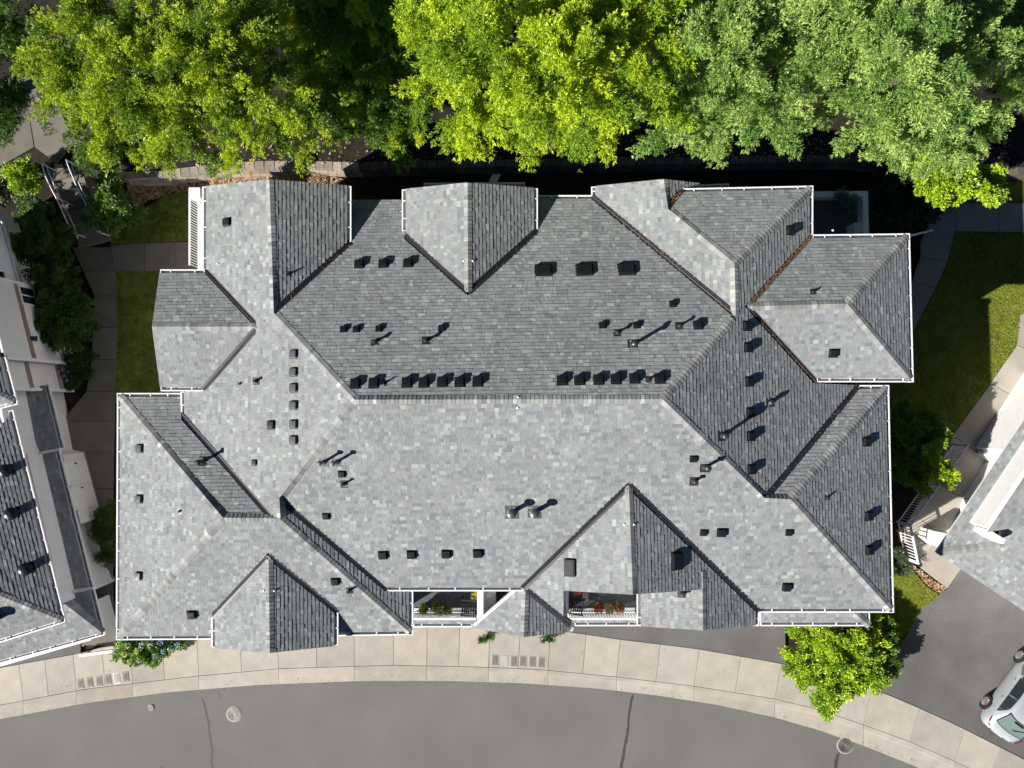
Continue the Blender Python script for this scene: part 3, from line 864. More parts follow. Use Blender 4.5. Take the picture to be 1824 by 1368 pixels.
def skylight(px, f, w, h):
    p, X, Y, Z = frame_on(FC[f], px)
    mb = MB()
    mb.box(p + Z * 0.05, w, h, 0.10, X, Y, Z)
    mb.box(p + Z * 0.105, w * 0.9, h * 0.86, 0.03, X, Y, Z, taper=0.94)
    mb.box(p + Z * 0.012, w * 1.12, h * 1.12, 0.01, X, Y, Z)
    mb.build('low_profile_vent', M_BLACKV, bld, loc=p)
for q in ((968, 482), (1041, 481), (1116, 480)): skylight(q, 'MN', 0.60, 0.44)
skylight((1015, 1011), 'BGW', 0.60, 0.40); skylight((1205, 999), 'BGE', 0.62, 0.42)
def pipe(px, f, hgt, r, cap=0.0, m=None, dome=False):
    p, X, Y, Z = frame_on(FC[f], px)
    mb = MB(); up = Vector((0, 0, 1))
    mb.box(p + Z * 0.014, r * 5.2 + .06, r * 5.2 + .08, 0.012, X, Y, Z)
    mb.lathe(p, [(r * 2.1, 0.0), (r * 1.8, 0.05), (r * 1.15, 0.11)], 12, up)
    if cap: prof = [(r, 0), (r, hgt - cap * 1.2), (r + cap * .9, hgt - cap * 1.1), (r + cap, hgt - cap * 0.5), (r + cap * .9, hgt - .02), ((r + cap) * .55, hgt + cap * .35), (0.005, hgt + cap * .5)]
    else: prof = [(r, 0), (r, hgt), (r * .7, hgt), (r * .7, hgt - .02)]
    mb.lathe(p, prof, 14, up)
    o = mb.build('vent_pipe', m or M_PIPE, bld, loc=p, smooth=False)
for q, f, h_, r, c, m_ in (((668, 609), 'MN', .24, .045, .035, M_DKPIPE), ((759, 607), 'MN', .24, .045, .035, M_DKPIPE), ((1099, 593), 'MN', .24, .04, .035, M_DKPIPE), ((1127, 614), 'MN', .58, .06, .05, M_DKPIPE), ((1209, 581), 'MN', .26, .04, .03, M_DKPIPE), ((684, 683), 'MN', .18, .028, 0, M_DKPIPE), ((1155, 676), 'MN', .18, .03, 0, M_DKPIPE),
      ((1372, 717), 'ME', .19, .05, .05, M_DKPIPE), ((1287, 776), 'ME', .46, .06, .06, M_DKPIPE), ((1448, 520), 'NEN', .15, .03, 0, M_DKPIPE), ((1473, 886), 'SEE', .12, .028, 0, M_DKPIPE), ((1256, 832), 'MS', .50, .06, .05, M_DKPIPE), ((1236, 857), 'MS', .30, .05, .04, M_DKPIPE),
      ((912, 912), 'MS', .60, .085, .075, M_PIPE), ((952, 912), 'MS', .60, .085, .075, M_PIPE), ((577, 823), 'MS', .56, .05, .045, M_PIPE), ((600, 823), 'MS', .56, .05, .045, M_PIPE), ((613, 862), 'MS', .30, .04, .02, M_DKPIPE), ((623, 1051), 'SWS', .28, .04, .02, M_DKPIPE), ((427, 684), 'MW', .12, .03, 0, M_PIPE), ((457, 679), 'MW', .24, .04, .02, M_DKPIPE),
      ((320, 911), 'SWW', .12, .03, 0, M_PIPE), ((362, 822), 'SWN', .50, .055, .05, M_DKPIPE), ((515, 488), 'NWE', .15, .024, 0, M_DKPIPE), ((1215, 1057), 'LW', .28, .05, .035, M_DKPIPE)):
    pipe(q, f, h_, r, c, m_)
mb = MB(); mb.lathe((0, 0, 0), [(.035, 0), (.045, .02), (.03, .045), (.008, .05)], 8)
me = bpy.data.meshes.new('roof_anchor'); me.from_pydata(mb.v, [], mb.f); me.materials.append(M_WHITE); me.update()
for q, f in (((826, 465), 'NDW'), ((842, 465), 'NDE'), ((922, 726), 'MS'), ((923, 708), 'MN'), ((1112, 934), 'BGW'), ((1129, 934), 'BGE'), ((471, 1052), 'SGW'), ((489, 1052), 'SGE'), ((1483, 411), 'NEN'), ((389, 470), 'MW')):
    p, X, Y, Z = frame_on(FC[f], q); place_mesh('roof_anchor', me, p + Z * .01, X, Y, Z, bld)

# outer walls under the eaves
out_px = [(361, 335), (626, 335), (626, 358), (716, 358), (716, 337), (958, 337), (958, 349), (1053, 349), (1053, 333), (1448, 333), (1448, 417), (1620, 417), (1626, 681), (1583, 686), (1592, 1091), (1352, 1091), (1352, 1112), (1134, 1112), (1134, 1053), (1003, 1053), (1003, 1120), (880, 1124), (862, 1100), (862, 1053), (736, 1053), (736, 1131), (603, 1132), (603, 1155), (377, 1157), (377, 1139), (207, 1140), (209, 700), (323, 700), (322, 697), (278, 697), (278, 480), (361, 480)]
oxy = [(lambda p: (p.x, p.y))(P(x, y, 5.5)) for x, y in out_px]
wxy = inset(oxy, [0.42] * len(oxy))
def roof_z(x, y):
    b = None
    for k_, f in FC.items():
        if k_ in ('ST1', 'ST2', 'ST3', 'ST3E', 'ST4'): continue
        if inpoly(f.xy, x, y):
            z = f.z(x, y); b = z if b is None else max(b, z)
    return b
mb = MB()
for i in range(len(wxy)):
    a, b = wxy[i], wxy[(i + 1) % len(wxy)]
    L = math.hypot(b[0] - a[0], b[1] - a[1]); k = max(1, int(L / 0.35))
    prev = None
    for j in range(k + 1):
        x = a[0] + (b[0] - a[0]) * j / k; y = a[1] + (b[1] - a[1]) * j / k
        z = roof_z(x, y); z = 4.9 if z is None else z - 0.16
        cur = (Vector((x, y, -0.1)), Vector((x, y, z)))
        if prev: mb.poly([cur[0], prev[0], prev[1], cur[1]])
        prev = cur
walls = mb.build('wall', M_SIDING, bld)
# clapboard courses and windows on the long walls
def window(parent, p, d, n, w, h):
    mb = MB(); up = Vector((0, 0, 1))
    for s in (-1, 1): mb.box(p + d * (s * w / 2) + n * .02, .09, .06, h + .1, d, n, up)
    for s in (-1, 1): mb.box(p + up * (s * h / 2) + n * .02, w - .1, .06, .09, d, n, up)
    mb.box(p + n * .02, .05, .05, h - .1, d, n, up)
    o = mb.build('window', M_TRIM, parent, loc=p)
    m2 = MB(); m2.box(p + n * .012, w - .06, .015, h - .06, d, n, up); m2.build('pane', M_GLASS, o, loc=p)
for i in range(len(wxy)):
    a, b = Vector((*wxy[i], 0)), Vector((*wxy[(i + 1) % len(wxy)], 0))
    L = (b - a).length
    if L < 2.2: continue
    d = (b - a).normalized(); n = Vector((d.y, -d.x, 0))
    if inpoly(wxy, *((a + b) / 2 + n * .2)[:2]): n = -n
    k = int(L / 2.6) or 1
    for j in range(k):
        q = a + d * (L * (j + .5) / k)
        for zz in (2.2, 4.25):
            if q.y < -8.5 and zz < 3: continue
            window(bld, q + Vector((0, 0, zz)), d, n, 1.2, 1.05)
# garage-level block that carries the balconies
def block(name, pxs, z0, z1, m, parent, ztop_px=None):
    xy = [P(x, y, z1) for x, y in pxs]
    if area([(p.x, p.y) for p in xy]) < 0: xy = xy[::-1]
    mb = MB(); top = [Vector((p.x, p.y, z1)) for p in xy]; bot = [Vector((p.x, p.y, z0)) for p in xy]
    mb.poly(top); mb.poly(bot[::-1])
    for i in range(len(xy)): mb.poly([top[i], bot[i], bot[(i + 1) % len(xy)], top[(i + 1) % len(xy)]])
    return mb.build(name, m, parent, loc=top[0])
block('balcony_floor', [(728, 1040), (862, 1040), (862, 1094), (728, 1094)], 0.0, 2.75, M_DECKF, bld)
block('balcony_floor', [(1000, 1030), (1140, 1030), (1140, 1093), (1000, 1093)], 0.0, 2.75, M_DECKF, bld)
block('wall', [(862, 1030), (1000, 1030), (1000, 1098), (862, 1098)], 0.0, 3.1, M_SIDING, bld)
block('wall', [(1140, 1045), (1520, 1030), (1520, 1084), (1140, 1090)], 0.0, 2.55, M_SIDING, bld)
# white fin walls at the sides of the balconies
block('fin_wall', [(850, 1050), (860.5, 1050), (860.5, 1104), (850, 1103)], 2.2, 4.2, M_TRIM, bld)
block('fin_wall', [(1002.5, 1050), (1013, 1050), (1013, 1103), (1004, 1103)], 2.2, 4.3, M_TRIM, bld)
def baluster_rail(name, a, b, h, parent, step=0.11, m=M_WHITE, top_w=0.10, bal=0.028, posts=True, top_h=0.05, zbot=0.09):
    """a,b: feet of the rail; parts: top rail, bottom rail, balusters"""
    d = (b - a); L = d.length; dn = d.normalized(); up = Vector((0, 0, 1))
    r = bpy.data.objects.new(name, None); put(r, a, parent)
    mb = MB(); mb.bar(a + up * h, b + up * h, top_w, top_h); mb.build('top_rail', m, r)
    mb = MB(); mb.bar(a + up * zbot, b + up * zbot, 0.045, 0.045); mb.build('bottom_rail', m, r)
    k = max(2, int(L / step))
    bm = MB(); bm.box((0, 0, h / 2), bal, bal, h - 0.08)
    me = bpy.data.meshes.new('baluster'); me.from_pydata(bm.v, [], bm.f); me.materials.append(m); me.update()
    for i in range(k):
        q = a + d * ((i + .5) / k)
        o = bpy.data.objects.new('baluster', me); put(o, q + up * .04, r); o.rotation_euler = (0, 0, math.atan2(dn.y, dn.x))
    return r
a, b = P(737, 1089.5, 2.76), P(850, 1089.5, 2.76)
baluster_rail('railing', a, b, 0.98, bld, top_w=0.085)
a, b = P(1013, 1089.5, 2.76), P(1131, 1089.5, 2.76)
baluster_rail('railing', a, b, 0.98, bld, top_w=0.085)
# pale floor boards that catch the sun just inside the railings
for x0, x1 in ((738, 850), (1014, 1131)):
    mb = MB(); a, b = P(x0, 1086, 2.755), P(x1, 1086, 2.755)
    mb.box((a + b) / 2 + Vector((0, 0, 0.03)), (b - a).length, 0.16, 0.06); mb.build('kick_board', M_TRIM, bld)
# left balcony, seen past the eave
block('balcony_floor', [(352, 345), (385, 345), (385, 481), (352, 481)], 0.9, 3.0, M_TRIM, bld)
a, b = P(358, 352, 3.0), P(358, 481, 3.0); baluster_rail('railing', a, b, 1.0, bld, top_w=.07)
block('chimney_box', [(336, 334), (356, 334), (356, 352), (336, 352)], 0.9, 4.4, M_WHITE, bld)
# shaded deck with a white parapet behind the north wing
DZ = 3.1
block('balcony_floor', [(1440, 352), (1538, 350), (1538, 420), (1440, 420)], 0.8, DZ - .5, M_DECKF, bld)
mb = MB()
for q in ([(1440, 341), (1546, 340), (1537, 350), (1440, 351)], [(1546, 340), (1548, 425), (1538, 425), (1537, 350)]):
    t = [P(x, y, DZ) for x, y in q]
    if area([(p.x, p.y) for p in t]) < 0: t = t[::-1]
    mb.poly(t)
    for i in range(4): mb.poly([t[i], t[i] - Vector((0, 0, 2.2)), t[(i + 1) % 4] - Vector((0, 0, 2.2)), t[(i + 1) % 4]])
mb.build('parapet', M_WHITE, bld)
# balcony beam and bracket peeping out behind the dormer
mb = MB(); mb.bar(P(757, 329, 2.95), P(934, 328, 2.95), 0.06, 0.3); mb.build('balcony_beam', M_TRIM, bld)
mb = MB(); t = [P(871, 324, 2.7), P(886, 324, 2.7), P(892, 310, 2.7), P(877, 310, 2.7)]; mb.poly(t); mb.poly([p - Vector((0, 0, .06)) for p in t][::-1])
for i in range(4): mb.poly([t[i], t[i] - Vector((0, 0, .06)), t[(i + 1) % 4] - Vector((0, 0, .06)), t[(i + 1) % 4]])
mb.build('bracket_shelf', M_PLANK, bld)
mb = MB(); mb.bar(P(1618, 421, 3.0), P(1661, 410, 1.2), 0.08, 0.08); mb.build('downspout', M_WHITE, bld)
for q in ((735, 1117), (1352, 1100), (1131, 1113)):
    mb = MB(); p = P(q[0], q[1] - 3, 2.7); mb.bar(p, Vector((p.x, p.y, 0.15)), 0.07); mb.build('downspout', M_WHITE, bld)

# ================================================================== NEIGHBOURS
def nface(z, ea, eb, out, pxs, ty, slope=S): return lowface(z, ea, eb, out, pxs, ty, slope)
def proj(p):
    q = ROT.transposed() @ (p - Vector((0, 0, H)))
    return (PW / 2 + FPX * q.x / -q.z, PH / 2 - FPX * q.y / -q.z)
def hip_px(f1, f2, corner, dist):
    p = (f1.hit(*corner) + f2.hit(*corner)) / 2
    d = f1.n.cross(f2.n).normalized()
    if d.z < 0: d = -d
    return proj(p + d * dist)
# ---- left house
lh = thing('townhouse', 'townhouse at the left edge with pale siding, mauve bands and grey shingle roof', 'building', P(60, 900, 1.0))
LF = {}
def f0(z, a, b, out): return nface(z, a, b, out, [a, b, (a[0], a[1] + 1)], 'nnn')
e_, s_, n_ = f0(5.0, (24, 730), (118, 1108), (1, 0)), f0(5.0, (118, 1108), (-300, 1239), (0, -1)), f0(5.0, (24, 730), (-300, 819), (0, 1))
h1, h2 = hip_px(e_, s_, (118, 1108), 7.0), hip_px(e_, n_, (24, 730), 3.6)
LF['E'] = nface(5.0, (24, 730), (118, 1108), (1, 0), [(24, 730), (118, 1108), h1, h2], 'ernr')
LF['S'] = nface(5.0, (118, 1108), (-300, 1239), (0, -1), [(118, 1108), (-300, 1239), h1], 'enr')
ue, us = f0(5.15, (33, 720), (-40, 443), (1, 0)), f0(5.15, (33, 720), (-200, 784), (0, -1))
h3 = hip_px(ue, us, (33, 720), 4.0)
LF['UE'] = nface(5.15, (33, 720), (-40, 443), (1, 0), [(33, 720), (-40, 443), h3], 'enr')
LF['US'] = nface(5.15, (33, 720), (-200, 784), (0, -1), [(33, 720), h3, (-200, 784)], 'rne')
LF['L1'] = nface(2.95, (87, 684), (115, 797), (1, 0), [(20, 700), (87, 684), (115, 797), (40, 812)], 'nenn')
LF['L2'] = nface(2.95, (106, 800), (168, 1048), (1, 0), [(55, 812), (106, 800), (168, 1048), (120, 1058)], 'nenn')
LF['L3'] = nface(2.95, (168, 1049), (188, 1131), (1, 0), [(104, 1066), (168, 1049), (188, 1131)], 'ner')
LF['L4'] = nface(2.95, (188, 1131), (-300, 1264), (0, -1), [(104, 1066), (188, 1131), (-300, 1264), (-300, 1200)], 'renn')
LF['L5'] = nface(2.95, (4, 394), (43, 534), (1, 0), [(-14, 400), (4, 394), (43, 534), (20, 538)], 'nenn')
lroof = add_decks(list(LF.values()), lh)
lay_shingles(list(LF.values()), lroof, k=0.92)
for f in LF.values(): auto_gutters(f, lh)
for a, b, f1, f2 in (((118, 1108), h1, 'E', 'S'), ((33, 720), h3, 'UE', 'US'), ((188, 1131), (104, 1066), 'L3', 'L4')): cap_line(a, b, LF[f1], LF[f2])
lay_caps(lroof)
def wallq(name, a, b, z0, z1, m, parent, zref=1.0):
    """vertical wall over the line a-b (pixels of its foot at height zref)"""
    A, B = P(*a, zref), P(*b, zref)
    d = (B - A).normalized(); n = Vector((d.y, -d.x, 0))
    mb = MB(); mb.box(Vector(((A.x + B.x) / 2, (A.y + B.y) / 2, (z0 + z1) / 2)) - n * 0.1, (B - A).length, 0.2, z1 - z0, d, n, Vector((0, 0, 1)))
    return mb.build(name, m, parent)
def band(a, b, z, h, parent, zref=1.0, m=M_BAND, side=1):
    A, B = P(*a, zref), P(*b, zref); d = (B - A).normalized(); n = Vector((d.y, -d.x, 0)) * side
    mb = MB(); mb.box(Vector(((A.x + B.x) / 2, (A.y + B.y) / 2, z)) + n * 0.008, (B - A).length - .02, 0.03, h, d, n, Vector((0, 0, 1)))
    return mb.build('band', m, parent)
block('wall', [(-300, 560), (-30, 560), (-5, 690), (18, 806), (82, 1060), (88, 1085), (-300, 1200)], 0.1, 4.8, M_SIDING, lh)  # unseen solid core added so the house keeps sun off the walk
# upper storey wall above the lower roofs
wallq('wall', (131, 1052), (72, 806), 2.4, 4.85, M_SIDING, lh, 3.25); band((131, 1052), (72, 806), 4.25, 0.34, lh, 3.25)
wallq('wall', (70, 806), (28, 700), 2.6, 4.85, M_SIDING, lh, 3.3)
# walls facing the garden, with corner boards
wallq('wall', (132, 648), (100, 520), 0.9, 5.2, M_SIDING, lh); band((132, 648), (100, 520), 3.55, 0.24, lh); band((132, 648), (100, 520), 1.55, 0.12, lh)
wallq('wall', (129, 697), (118, 652), 0.9, 5.2, M_SIDING, lh); band((129, 697), (118, 652), 3.55, 0.24, lh); band((129, 697), (118, 652), 1.75, 0.10, lh)
wallq('wall', (118, 651), (132, 648), 0.9, 5.2, M_SIDING, lh)
for q in ((132, 648), (129, 696), (100, 521)):
    p = P(*q, 1.0); mb = MB(); mb.box(Vector((p.x, p.y, 3.05)), 0.12, 0.12, 4.2); mb.build('corner_board', M_TRIM, lh)
wallq('wall', (36, 536), (-2, 400), 2.6, 5.2, M_SIDING, lh, 3.1); wallq('wall', (60, 560), (10, 380), 0.9, 2.8, M_SIDING, lh, 1.6)
def lwin(a, b, z, w, h, zref):
    A, B = P(*a, zref), P(*b, zref); d = (B - A).normalized(); n = Vector((d.y, -d.x, 0))
    q = (A + B) / 2; q.z = z; window(lh, q, d, n, w, h)
lwin((36, 536), (20, 476), 4.1, 0.9, 0.9, 3.1)
lwin((110, 560), (100, 520), 3.0, 0.8, 0.9, 1.0)
# lower bay with two storage doors
wallq('wall', (183, 922), (152, 806), 0.9, 2.82, M_SIDING, lh); wallq('wall', (152, 806), (105, 795), 0.9, 2.82, M_SIDING, lh); wallq('wall', (140, 930), (183, 922), 0.9, 2.82, M_SIDING, lh)
A, B = P(183, 922, 1.0), P(152, 806, 1.0); d = (B - A).normalized(); n = Vector((d.y, -d.x, 0))
for t in (0.36, 0.72):
    q = A + (B - A) * t; q.z = 1.95
    mb = MB(); mb.box(q + n * .02, 1.02, .05, 1.55, d, n, Vector((0, 0, 1))); dr = mb.build('storage_door', M_TRIM, lh, loc=q)
    mb = MB(); mb.box(q + n * .07 + d * .40, .05, .06, .12, d, n, Vector((0, 0, 1))); mb.build('handle', M_BLACKV, dr, loc=q)
band((183, 922), (152, 806), 1.08, 0.10, lh); band((183, 922), (152, 806), 2.62, 0.08, lh)
for a, b, z in (((46, 812), (108, 800), 3.35), ((108, 1067), (135, 1052), 3.25), ((135, 1052), (168, 1047), 3.2)):
    mb = MB(); mb.bar(P(*a, z), P(*b, z), 0.10, 0.14); mb.build('roof_edge_trim', M_WHITE, lh)
wallq('wall', (185, 1128), (170, 1070), 0.9, 2.8, M_SIDING, lh, 1.9); wallq('wall', (-200, 1240), (178, 1130), 0.1, 2.8, M_SIDING, lh, 1.9)
for q in ((14, 838), (25, 914), (50, 1012)):
    p, X, Y, Z = frame_on(LF['E'], q)
    mb = MB(); mb.box(p + Z * .015, .46, .46, .012, X, Y, Z)
    mb.lathe(p, [(.17, 0), (.17, .26), (.24, .26), (.25, .30), (.15, .37), (.02, .39)], 16, Z); mb.build('turbine_vent', M_BLACKV, lh, loc=p)
mb = MB(); mb.lathe(LF['S'].hit(-4, 1098), [(.16, 0), (.16, .3), (.24, .3), (.15, .4)], 14); mb.build('turbine_vent', M_BLACKV, lh)
# gas meters and lamp on the left wall
for i, (q, lb) in enumerate((((127, 659), 'upper of the two pale gas meters against the left house wall'), ((130, 671), 'lower of the two pale gas meters against the left house wall'))):
    t = thing('gas_meter', lb, 'meter', P(*q, 1.0), 'gas meters by the left house')
    mb = MB(); p = P(*q, 1.0); mb.lathe(p + Vector((0, 0, .35)), [(.05, 0), (.14, .04), (.15, .22), (.12, .32), (.03, .34)], 14); mb.build('body', M_PIPE, t, smooth=True)
    mb = MB(); mb.tube([p + Vector((-.12, 0, 0)), p + Vector((-.12, 0, .75)), p + Vector((0, 0, .78)), p + Vector((0, 0, .65))], .025, 8); mb.build('pipe', M_PIPE, t)
t = thing('wall_lamp', 'square grey wall lamp on the pale siding of the left house', 'lamp', P(50, 602, 3.4))
p = P(48, 602, 3.4); mb = MB(); mb.box(p, .18, .26, .32); mb.build('bracket', M_TRIM, t)
mb = MB(); mb.box(p + Vector((.22, -.02, -.02)), .24, .22, .26, taper=.7); mb.build('shade', M_BLACKV, t)

# ---- right house
rh = thing('townhouse', 'neighbouring townhouse at the right edge, turned askew, with sunlit white walls', 'building', P(1800, 900, 1.0))
RF = {}
w_, q_ = f0(3.3, (1668, 984), (1860, 697), (-1, 1)), f0(3.3, (1668, 984), (1860, 1111), (-1, -1))
h4 = hip_px(w_, q_, (1668, 984), 2.3)
RF['W'] = nface(3.3, (1668, 984), (1860, 697), (-1, 1), [(1668, 984), h4, (1746, 939), (1920, 678), (1860, 697)], 'rnnnE')
RF['S'] = nface(3.3, (1668, 984), (1860, 1111), (-1, -1), [(1668, 984), (1860, 1111), (1960, 1177), (2050, 1040), (1960, 850), (1788, 905), h4], 'EEnnnnr')
RF['UW'] = nface(4.5, (1760, 947), (1890, 752), (-1, 1), [(1760, 947), (1890, 752), (2020, 830), (1890, 925)], 'EnnE')
rroof = add_decks(list(RF.values()), rh)
lay_shingles(list(RF.values()), rroof)
for a, b, f1, f2 in (((1668, 984), h4, 'W', 'S'),): cap_line(a, b, RF[f1], RF[f2])
lay_caps(rroof)
wallq('wall', (1746, 938), (1900, 708), 3.2, 4.42, M_TRIM, rh, 3.85); band((1746, 938), (1900, 708), 4.12, 0.12, rh, 3.85, side=-1); band((1746, 938), (1900, 708), 4.12, 0.12, rh, 3.85, side=1)
wallq('wall', (1775, 957), (1747, 940), 3.2, 4.4, M_TRIM, rh, 3.85)
wallq('wall', (1743, 801), (1830, 668), 0.9, 3.3, M_TRIM, rh); wallq('wall', (1764, 818), (1743, 801), 0.9, 3.3, M_TRIM, rh)
band((1743, 801), (1830, 668), 1.35, 0.10, rh, side=-1)
wallq('wall', (1722, 890), (1766, 819), 0.9, 3.2, M_TRIM, rh); wallq('wall', (1700, 975), (1722, 890), 0.9, 3.2, M_SIDING, rh)
wallq('wall', (1722, 985), (1900, 1100), 0.1, 3.2, M_SIDING, rh)
bx = thing('planter_box', 'bright white square planter box beside the concrete walk', 'planter', P(1672, 960, 1.02))
block('box', [(1663, 946), (1687, 950), (1673, 975), (1657, 962)], 1.02, 1.95, M_WHITE, bx)

# ================================================================== STREET AND GARDEN FITTINGS
def manhole(px, r, label, dark=1.0):
    p = P(*px, 0.0)
    t = thing('manhole_cover', label, 'manhole cover', p, 'round covers in the street')
    mb = MB(); mb.lathe(p, [(r, 0.0), (r, 0.012), (r * .9, 0.014)], 36); mb.build('frame', M_LIDC if dark < 1.2 else M_IRON, t)
    mb = MB()
    prof = [(r * .87, 0.010)]
    for k in range(4, 0, -1):
        rr = r * .87 * k / 4.6
        prof += [(rr + .018, 0.020), (rr + .012, 0.030), (rr - .012, 0.030), (rr - .018, 0.020)]
    mb.lathe(p, prof, 36); mb.build('lid', M_IRON if dark > .9 else M_LIDC, t)
    mb = MB()
    for rr in (.80, .60, .42, .22):
        for k in range(36):
            a0, a1 = 2 * math.pi * k / 36, 2 * math.pi * (k + 1) / 36
            mb.poly([p + Vector((math.cos(a) * q_, math.sin(a) * q_, .034)) for a, q_ in ((a0, r * rr), (a0, r * rr + r * .055), (a1, r * rr + r * .055), (a1, r * rr))][::-1])
    mb.build('grooves', M_IRON if px[0] < 600 else M_TAR, t)
manhole((417, 1272), 0.36, 'pale round manhole cover in the street below the left gable', 0.8)
manhole((1505, 1328), 0.37, 'grey round manhole cover with a sealed crack under it, by the right bush', 1.0)
manhole((269, 1260), 0.15, 'small round pale valve cover near the kerb, left in the street', 0.8)
def meter_box(px, ang, kind, label, z=0.12):
    p = P(*px, z); t = thing('meter_box', label, 'utility box lid', p, 'utility box lids in the sidewalk')
    X = Vector((math.cos(ang), math.sin(ang), 0)); Y = Vector((-math.sin(ang), math.cos(ang), 0))
    mb = MB(); mb.box(p + Vector((0, 0, .004)), .31, .50, .012, X, Y, taper=.97); mb.build('rim', M_LIDC if kind != 'w' else M_TRIM, t)
    if kind != 'b':
        mb = MB(); mb.box(p + Vector((0, 0, .013)), .25, .43, .010, X, Y); mb.build('lid', M_IRON if kind == 'r' else M_LIDC, t)
        mb = MB(); mb.box(p + Vector((0, 0, .021)), .15, .27, .008, X, Y, taper=.9); mb.build('plate', M_LIDR if kind == 'r' else M_LIDC, t)
for i, (q, k_, lb) in enumerate((((143.5, 1218), 'r', 'first meter box lid from the left in the left row of six'), ((160, 1215.5), 'r', 'second meter box lid in the left row, brown plate'), ((176.5, 1213.5), 'r', 'third meter box lid in the left row, brown plate'),
        ((192.5, 1210.5), 'r', 'meter box lid just left of the pale one in the left row'), ((208, 1208), 'w', 'pale concrete meter box lid in the left row'), ((224, 1205.5), 'r', 'rightmost meter box lid in the left row, beside the pale one'))):
    meter_box(q, R(9), k_, lb)
for i, (q, k_, lb) in enumerate((((881.5, 1176), 'r', 'leftmost meter box lid in the row below the entry gable'), ((898.5, 1177), 'b', 'plain blank meter box lid, second in the row below the entry gable'), ((915, 1178), 'r', 'rusty meter box lid just right of the blank one'),
        ((931, 1178), 'r', 'fourth meter box lid in the row below the entry gable'), ((948, 1178.5), 'r', 'fifth meter box lid in the row below the entry gable'), ((964, 1180), 'r', 'rightmost meter box lid in the row below the entry gable'))):
    meter_box(q, R(-2), k_, lb)
# grit and leaf crumbs gathered along the gutter line and on the paving
mb = MB()
for i in range(1500):
    x = random.uniform(-20, 1700)
    y = interp(EDGE, x) + (random.expovariate(.35) if random.random() < .6 else -random.uniform(0, 12)) if i < 1100 else random.uniform(interp(TOP, x) + 2, interp(L2, x))
    z = 0.006 if y > interp(EDGE, x) else (0.05 if y > interp(L1, x) else .125)
    p = P(x, y, z); r_ = random.uniform(.008, .028); a = random.uniform(0, 6.28)
    X = Vector((math.cos(a), math.sin(a), .2)) * r_; Y = Vector((-math.sin(a), math.cos(a), .1)) * r_ * .6
    mb.poly([p - X, p - Y, p + X, p + Y], 0, random.choice(((.10, .07, .05), (.20, .14, .08), (.06, .055, .05), (.30, .27, .2), (.12, .15, .05))))
tag(mb.build('grit', M_LITTER, None, kind='stuff'), 'scattered grit and leaf crumbs along the curved kerb line', 'grit')
# handrails of the garden steps
def handrail(label, pts_hi, pts_lo, posts):
    t = thing('handrail', label, 'handrail', posts[0][1], 'white handrails of the garden steps')
    mb = MB(); mb.tube([P(*q) for q in pts_hi], 0.028, 8); mb.build('upper_rail', M_WHITE, t, smooth=True)
    mb = MB(); mb.tube([P(*q) for q in pts_lo], 0.022, 8); mb.build('lower_rail', M_WHITE, t, smooth=True)
    for a, b in posts:
        mb = MB(); mb.tube([b, a], 0.022, 8); mb.build('post', M_WHITE, t)
def pst(px, z1, z0):
    a = P(*px, z1); return (a, Vector((a.x, a.y, z0)))
handrail('left white handrail beside the dark garden steps', [(74, 291, 2.9), (79, 309, 2.9), (88, 329, 2.75), (100, 352, 2.55), (127, 413, 2.05)], [(83, 295, 2.35), (87, 309, 2.35), (98, 333, 2.15), (128, 395, 1.7), (135, 411, 1.6), (138, 425, 1.6)], [pst((75, 292), 2.9, 1.7), pst((100, 352), 2.55, 1.4), pst((127, 413), 2.05, 1.0)])
handrail('right white handrail beside the dark garden steps', [(118, 284, 2.9), (121, 294, 2.9), (137, 333, 2.65), (153, 364, 2.4), (170, 408, 2.0), (175, 413, 2.0), (188, 418, 2.0)], [(127, 287, 2.35), (129, 300, 2.35), (140, 325, 2.1), (154, 355, 1.9), (178, 410, 1.6)], [pst((119, 285), 2.9, 1.7), pst((146, 345), 2.55, 1.4), pst((172, 410), 2.0, 1.0)])
# guard rail on the right walk
gr = thing('guard_railing', 'white baluster guard railing along the right-hand concrete walk', 'railing', P(1600, 928, 1.02))
pts = [P(1697, 791, 1.02), P(1598, 929, 1.02), P(1611, 994, 1.02)]
for a, b in zip(pts, pts[1:]): baluster_rail('rail_panel', a, b, 1.05, gr, step=0.125, top_w=.075, bal=.026)
for p in pts + [(pts[0] + pts[1]) / 2]:
    mb = MB(); mb.box(p + Vector((0, 0, .54)), .07, .07, 1.1); mb.build('post', M_WHITE, gr)
fr = thing('low_rail', 'low white horizontal rail by the hydrangea at the left of the sidewalk', 'rail', P(173, 1162, .12))
mb = MB(); mb.bar(P(143, 1167, .45), P(204, 1159, .45), .12, .16); mb.build('board', M_WHITE, fr)
mb = MB()
for q in ((148, 1166), (198, 1160)): p = P(*q, .4); mb.box(Vector((p.x, p.y, .25)), .07, .07, .35)
mb.build('post', M_WHITE, fr)
pk = MB(); pk.bar(P(971, 277, 1.15), P(997, 265, 1.4), 0.20, 0.03); tag(pk.build('plank', M_PLANK, None), 'pale plank lying in the dark gap behind the building', 'plank')
ut = MB(); ut.box(P(1522, 412, 3.0), .36, .55, .7); tag(ut.build('storage_box', M_PLANK, None), 'grey storage box on the shaded deck behind white parapet', 'box')
cl = thing('cleanout_cap', 'small dark cleanout cap in the sidewalk below the hydrangea', 'cap', P(266, 1187, .12))
mb = MB(); mb.lathe(P(266, 1187, .12), [(.10, 0), (.10, .012), (.08, .016)], 14); mb.build('ring', M_LIDC, cl)
mb = MB(); mb.box(P(266, 1187, .14), .035, .11, .012, Vector((.7, .7, 0)), Vector((-.7, .7, 0))); mb.build('lid', M_BLACKV, cl)

